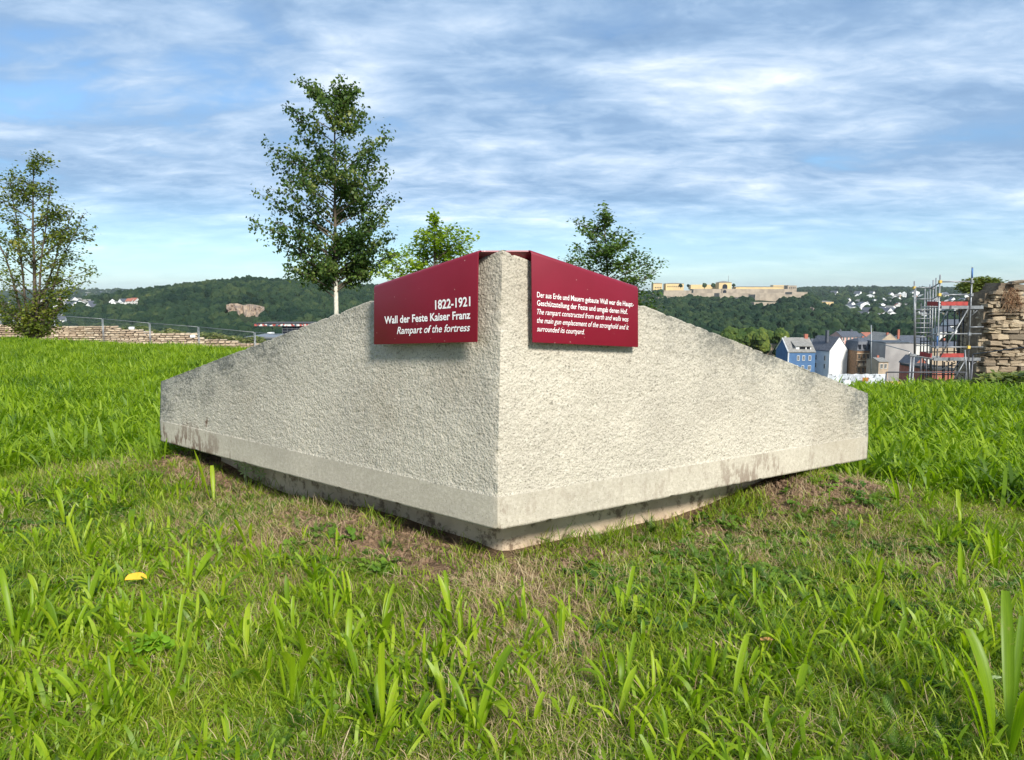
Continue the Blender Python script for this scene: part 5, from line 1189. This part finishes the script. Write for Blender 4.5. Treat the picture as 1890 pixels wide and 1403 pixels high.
# strap leaves scattered through the short lawn, thinning out where the plantain clumps stand singly
K_strap = kinds('strap_tuft', 6, M['plantain'], n=4, h=(.05, .13), w_=(.006, .012), spread=.03, lean=.30, segs=5, curl=.6, blunt=.5)
def strapd(x, y):
    left = sstep(-.4, -1.1, x)*sstep(1.6, 2.2, y); front = sstep(2.9, 2.3, y); right = sstep(1.1, 1.9, x)
    return onlawn(x, y)*(1-.95*bare(x, y))*np.clip(.10+.8*left+.45*front+.75*right, 0, 1)*sstep(.36, .60, fbm(x+12, y+31, 3, 2.3))*(infront(x, y) > .1)
x, y, r = sample(strapd, 6.5, tries=17000, seed=14, rpow=1.4)
put('strap_leaves', K_strap, x, y, r, r.uniform(.55, 1.25, len(x)), 'broad strap shaped leaves standing in the lawn', .25)
x, y, r = sample(lambda x, y: (front_dist(x, y) > -.17)*(front_dist(x, y) < .10)*(y < 4.6)*np.where(x > .05, .8, .16)*sstep(.42, .6, fbm(x*1.0, y+8, 3, 4)), 5.2, rmin=2.9, az=36, tries=9000, seed=17, rpow=2)
put('plinth_weeds', K_mid, x, y, r, r.uniform(.5, .95, len(x)), 'thin grass growing against the plinth under the stone')
# clods of soil
def clod(i):
    bm = bmesh.new(); bmesh.ops.create_icosphere(bm, subdivisions=1, radius=.012)
    for v in bm.verts: v.co *= random.uniform(.6, 1.3)
    me = bpy.data.meshes.new('soil_clod'); bm.to_mesh(me); bm.free(); me.materials.append(M['soil']); return proto('soil_clod', me)
K_clod = [clod(i) for i in range(4)]
x, y, r = sample(lambda x, y: onlawn(x, y)*(.04+bare(x, y))*(infront(x, y) > -.12), 7, rmin=1.6, tries=60000, seed=8, rpow=1.6)
put('soil_clods', K_clod, x, y, r, r.uniform(.3, 1.2, len(x))**1.5, 'crumbs of bare brown soil round the plinth')

# plantain clumps of the foreground, each leaf a part
def strap_leaf(h, w_, lean, curl, blunt, segs=7):
    V = []; Fq = []; p = Vector((0,0,0)); ang = lean
    for k in range(segs+1):
        t = k/segs; ww = w_/2*min(1, .28+1.5*t)*(1-(max(0, t-.72)/.28)**2*(1-blunt)); 
        if k: ang += curl/segs*t*1.6; p = p + Vector((0, math.sin(ang), math.cos(ang)))*h/segs
        nrm = Vector((0, -math.cos(ang), math.sin(ang)))
        V += [p + Vector((-ww,0,0)) - nrm*ww*-.28, p + Vector((-ww*.45,0,0)), p + nrm*ww*.10, p + Vector((ww*.45,0,0)), p + Vector((ww,0,0)) - nrm*ww*-.28]
        if k:
            for j in range(4): a = (k-1)*5+j; Fq.append((a, a+1, a+6, a+5))
    me = bpy.data.meshes.new('leaf'); me.from_pydata([tuple(v) for v in V], [], Fq); me.materials.append(M['plantain'])
    for p_ in me.polygons: p_.use_smooth = True
    return me
rp = random.Random(21)
LEAF = [strap_leaf(rp.uniform(.10, .17), rp.uniform(.010, .017), rp.uniform(.0, .18), rp.uniform(-.1, 1.1), rp.choice([.05, .7, .8]), 7) for _ in range(10)] + [strap_leaf(.15, .022, .2, 1.7, .1), strap_leaf(.13, .02, .3, .5, .75)]
def plantain(px, py, n, sc, label, group=None, tall=1.0, pool=None):
    c = on_z(px, py, 0); c.z = gz(c.x, c.y) - .004; root = empty('plantain', c, label, 'plant', group)
    for i in range(n):
        o = bpy.data.objects.new('leaf', rp.choice(pool or LEAF)); COL.objects.link(o); o.parent = root
        a = rp.uniform(0, 6.283); o.rotation_euler = (rp.uniform(-.28, .05), rp.uniform(-.15, .15), a); rr = rp.uniform(0, .03)*sc
        o.location = (math.sin(-a)*rr, math.cos(a)*rr, 0); s_ = sc*rp.uniform(.7, 1.15); o.scale = (s_*rp.uniform(.8,1.2), s_, s_*tall)
    return root
spec = [(395,925,2,1.5,1.25,'tall single plantain standing at the left lower edge of the stone'),(345,1085,5,1.15,1.1,'plantain clump just right of the yellow leaf'),(590,1085,4,1.0,1,'plantain clump in the dry grass left of the stone corner'),
    (640,1220,6,1.1,1,'plantain clump with a broad leaf at centre left foreground'),(700,1180,6,1.1,1,'plantain clump with upright blunt leaves below the stone corner'),(700,1340,5,1.25,1.15,'large upright plantain clump near the bottom centre'),
    (880,1330,5,1.25,1.1,'plantain clump with two tall blunt leaves at the bottom centre'),(835,1160,5,1.0,1,'plantain clump with a leaf arching left below the stone corner'),(1130,1345,3,1.3,1.2,'lone tall plantain leaves right of bottom centre'),
    (1240,1390,5,1.1,1,'yellowish plantain clump at the bottom edge right of centre'),(1480,1240,6,1.15,1.05,'plantain clump beside the fallen brown leaf'),(1350,1310,2,1.1,1,'thin plantain stalk left of the brown leaf group'),
    (1865,1400,9,2.0,1.25,'very large plantain clump cut by the lower right corner'),(1740,1250,4,.9,1,'small plantain clump on the right below the lush grass'),(1840,1060,7,1.2,1.1,'plantain clump in the right side grass'),(1660,960,6,1.1,1.1,'plantain clump at the right border of the bare soil'),
    (1065,1115,3,.9,1,'narrow plantain in the short grass right of the stone corner'),(1210,1010,3,.7,1,'small plantain close to the right plinth face'),(30,1190,6,1.35,1.1,'plantain clump at the left edge below the yellow leaf'),(120,1190,5,1.2,1.1,'plantain clump left of the clover')]
for (px, py, n, sc, tl, lb_) in spec: plantain(px, py, n, sc*1.15, lb_, None, tl)
placed = [(q[0], q[1]) for q in spec]; n = 0
while n < 105:
    z_ = rp.random()
    if z_ < .5: px, py = rp.uniform(-10, 560), rp.uniform(930, 1330)
    elif z_ < .72: px, py = rp.uniform(520, 1000), rp.uniform(1120, 1400)
    elif z_ < .88: px, py = rp.uniform(1560, 1900), rp.uniform(900, 1300)
    else: px, py = rp.uniform(1000, 1560), rp.uniform(1080, 1400)
    c = on_z(px, py, 0)
    if front_dist(np.array([c.x]), np.array([c.y]))[0] < .45 or any(abs(px-a)+abs(py-b_)*1.3 < 45 for a, b_ in placed): continue
    placed.append((px, py)); n += 1
    nl_ = rp.randint(2, 6); col_ = ['left edge', 'left side', 'left of centre', 'centre', 'right of centre', 'right side', 'right edge'][max(0, min(6, int(px/270)))]
    row_ = 'far' if py < 1020 else ('middle' if py < 1160 else ('near' if py < 1290 else 'nearest'))
    plantain(px, py, nl_, rp.uniform(.8, 1.3), 'bright green plantain clump with %s strap leaves, %s foreground, %s of the photo' % (['two','three','four','five','six'][nl_-2], row_, col_), 'plantain clumps in the foreground lawn', rp.uniform(.9, 1.15))
# special plants and leaves
cl = bpy.data.objects.new('clover_plant', withmat(clover_mesh(40, .017, 16, .06), M['clover'])); COL.objects.link(cl); c = on_z(285, 1225, 0); cl.location = (c.x, c.y, gz(c.x, c.y)+.01); cl.scale = (1.15, 1.15, 1.3); tag(cl, 'bright green round leaved clover clump in the left foreground', 'clover')
sv = MB(); c = on_z(455, 900, 0); c.z = gz(c.x, c.y)
pr = empty('silvery_herb', c, 'pale silvery herb with star shaped whorls of leaves below the left edge of the stone', 'plant')
for (dx, dz_) in ((-.04, .15), (.02, .13), (.07, .11), (.0, .09), (.10, .075)):
    top = c + Vector((dx, rp.uniform(-.04, .02), dz_)); b = MB(); b.tube([c, top], .0015, 4, 0, False)
    for k in range(7):
        a = k*.9+rp.random()*.3; d = Vector((math.cos(a), -.25, math.sin(a)*.75)).normalized()*rp.uniform(.036, .052); s = Vector((0,1,0)).cross(d).normalized()*.0055
        b.add([top, top+d*.5+s, top+d, top+d*.5-s], [(0,1,2,3)])
    b.build('leaf_whorl', M['silver'], pr)
def fan_leaf(px, py, size, m_, name, label, tilt, seed, squash=1.0):
    r = random.Random(seed); n = 22; bm = bmesh.new(); ctr = bm.verts.new((0,0,.10*size)); ring = []
    for i in range(n+1):
        a = math.radians(-4 + 188*i/n); rr = size*(1+.03*r.uniform(-1,1)); ring.append(bm.verts.new((math.cos(a)*rr, math.sin(a)*rr*.72*squash, .16*size*abs(math.cos(a))+.03*size*math.sin(a*6))))
    for i in range(n): bm.faces.new((ctr, ring[i], ring[i+1]))
    me = bpy.data.meshes.new(name); bm.to_mesh(me); bm.free(); me.materials.append(m_); c = on_z(px, py, .0); o = link(name, me); o.location = (c.x, c.y, gz(c.x, c.y)+.06); o.rotation_euler = tilt
    tag(o, label, 'leaf'); return o
fan_leaf(253, 1096, .042, M['yellow'], 'fallen_leaf', 'fallen yellow leaf standing out in the left foreground', (math.radians(48), 0, math.radians(8)), 3)
fan_leaf(1415, 1225, .036, M['brownleaf'], 'fallen_leaf', 'fallen curled orange brown leaf in the right foreground', (math.radians(25), .2, .5), 4, .6)
fan_leaf(1830, 1290, .026, M['silver'], 'fallen_leaf', 'pale grey green leaf lying in the lower right foreground', (math.radians(30), -.1, .1), 5, .6)
# fern-like yarrow fronds standing against the plinth
for (px, py, h, lean, lb_) in ((1030,1015,.11,-.1,'yarrow frond against the plinth just right of the corner'),(1110,1000,.11,.5,'leaning yarrow frond under the right face of the stone'),(1200,985,.15,-.05,'broader yarrow frond under the right face of the stone'),(1262,985,.11,.4,'yarrow frond at the right end of the bare plinth')):
    me = withmat(herb_mesh(50+px), M['herb']); o = link('yarrow_frond', me); c = on_z(px, py, 0); o.location = (c.x, c.y-.03, gz(c.x, c.y)); o.scale = (h/.09,)*3; o.rotation_euler = (0, lean*.5, px); tag(o, lb_, 'plant')
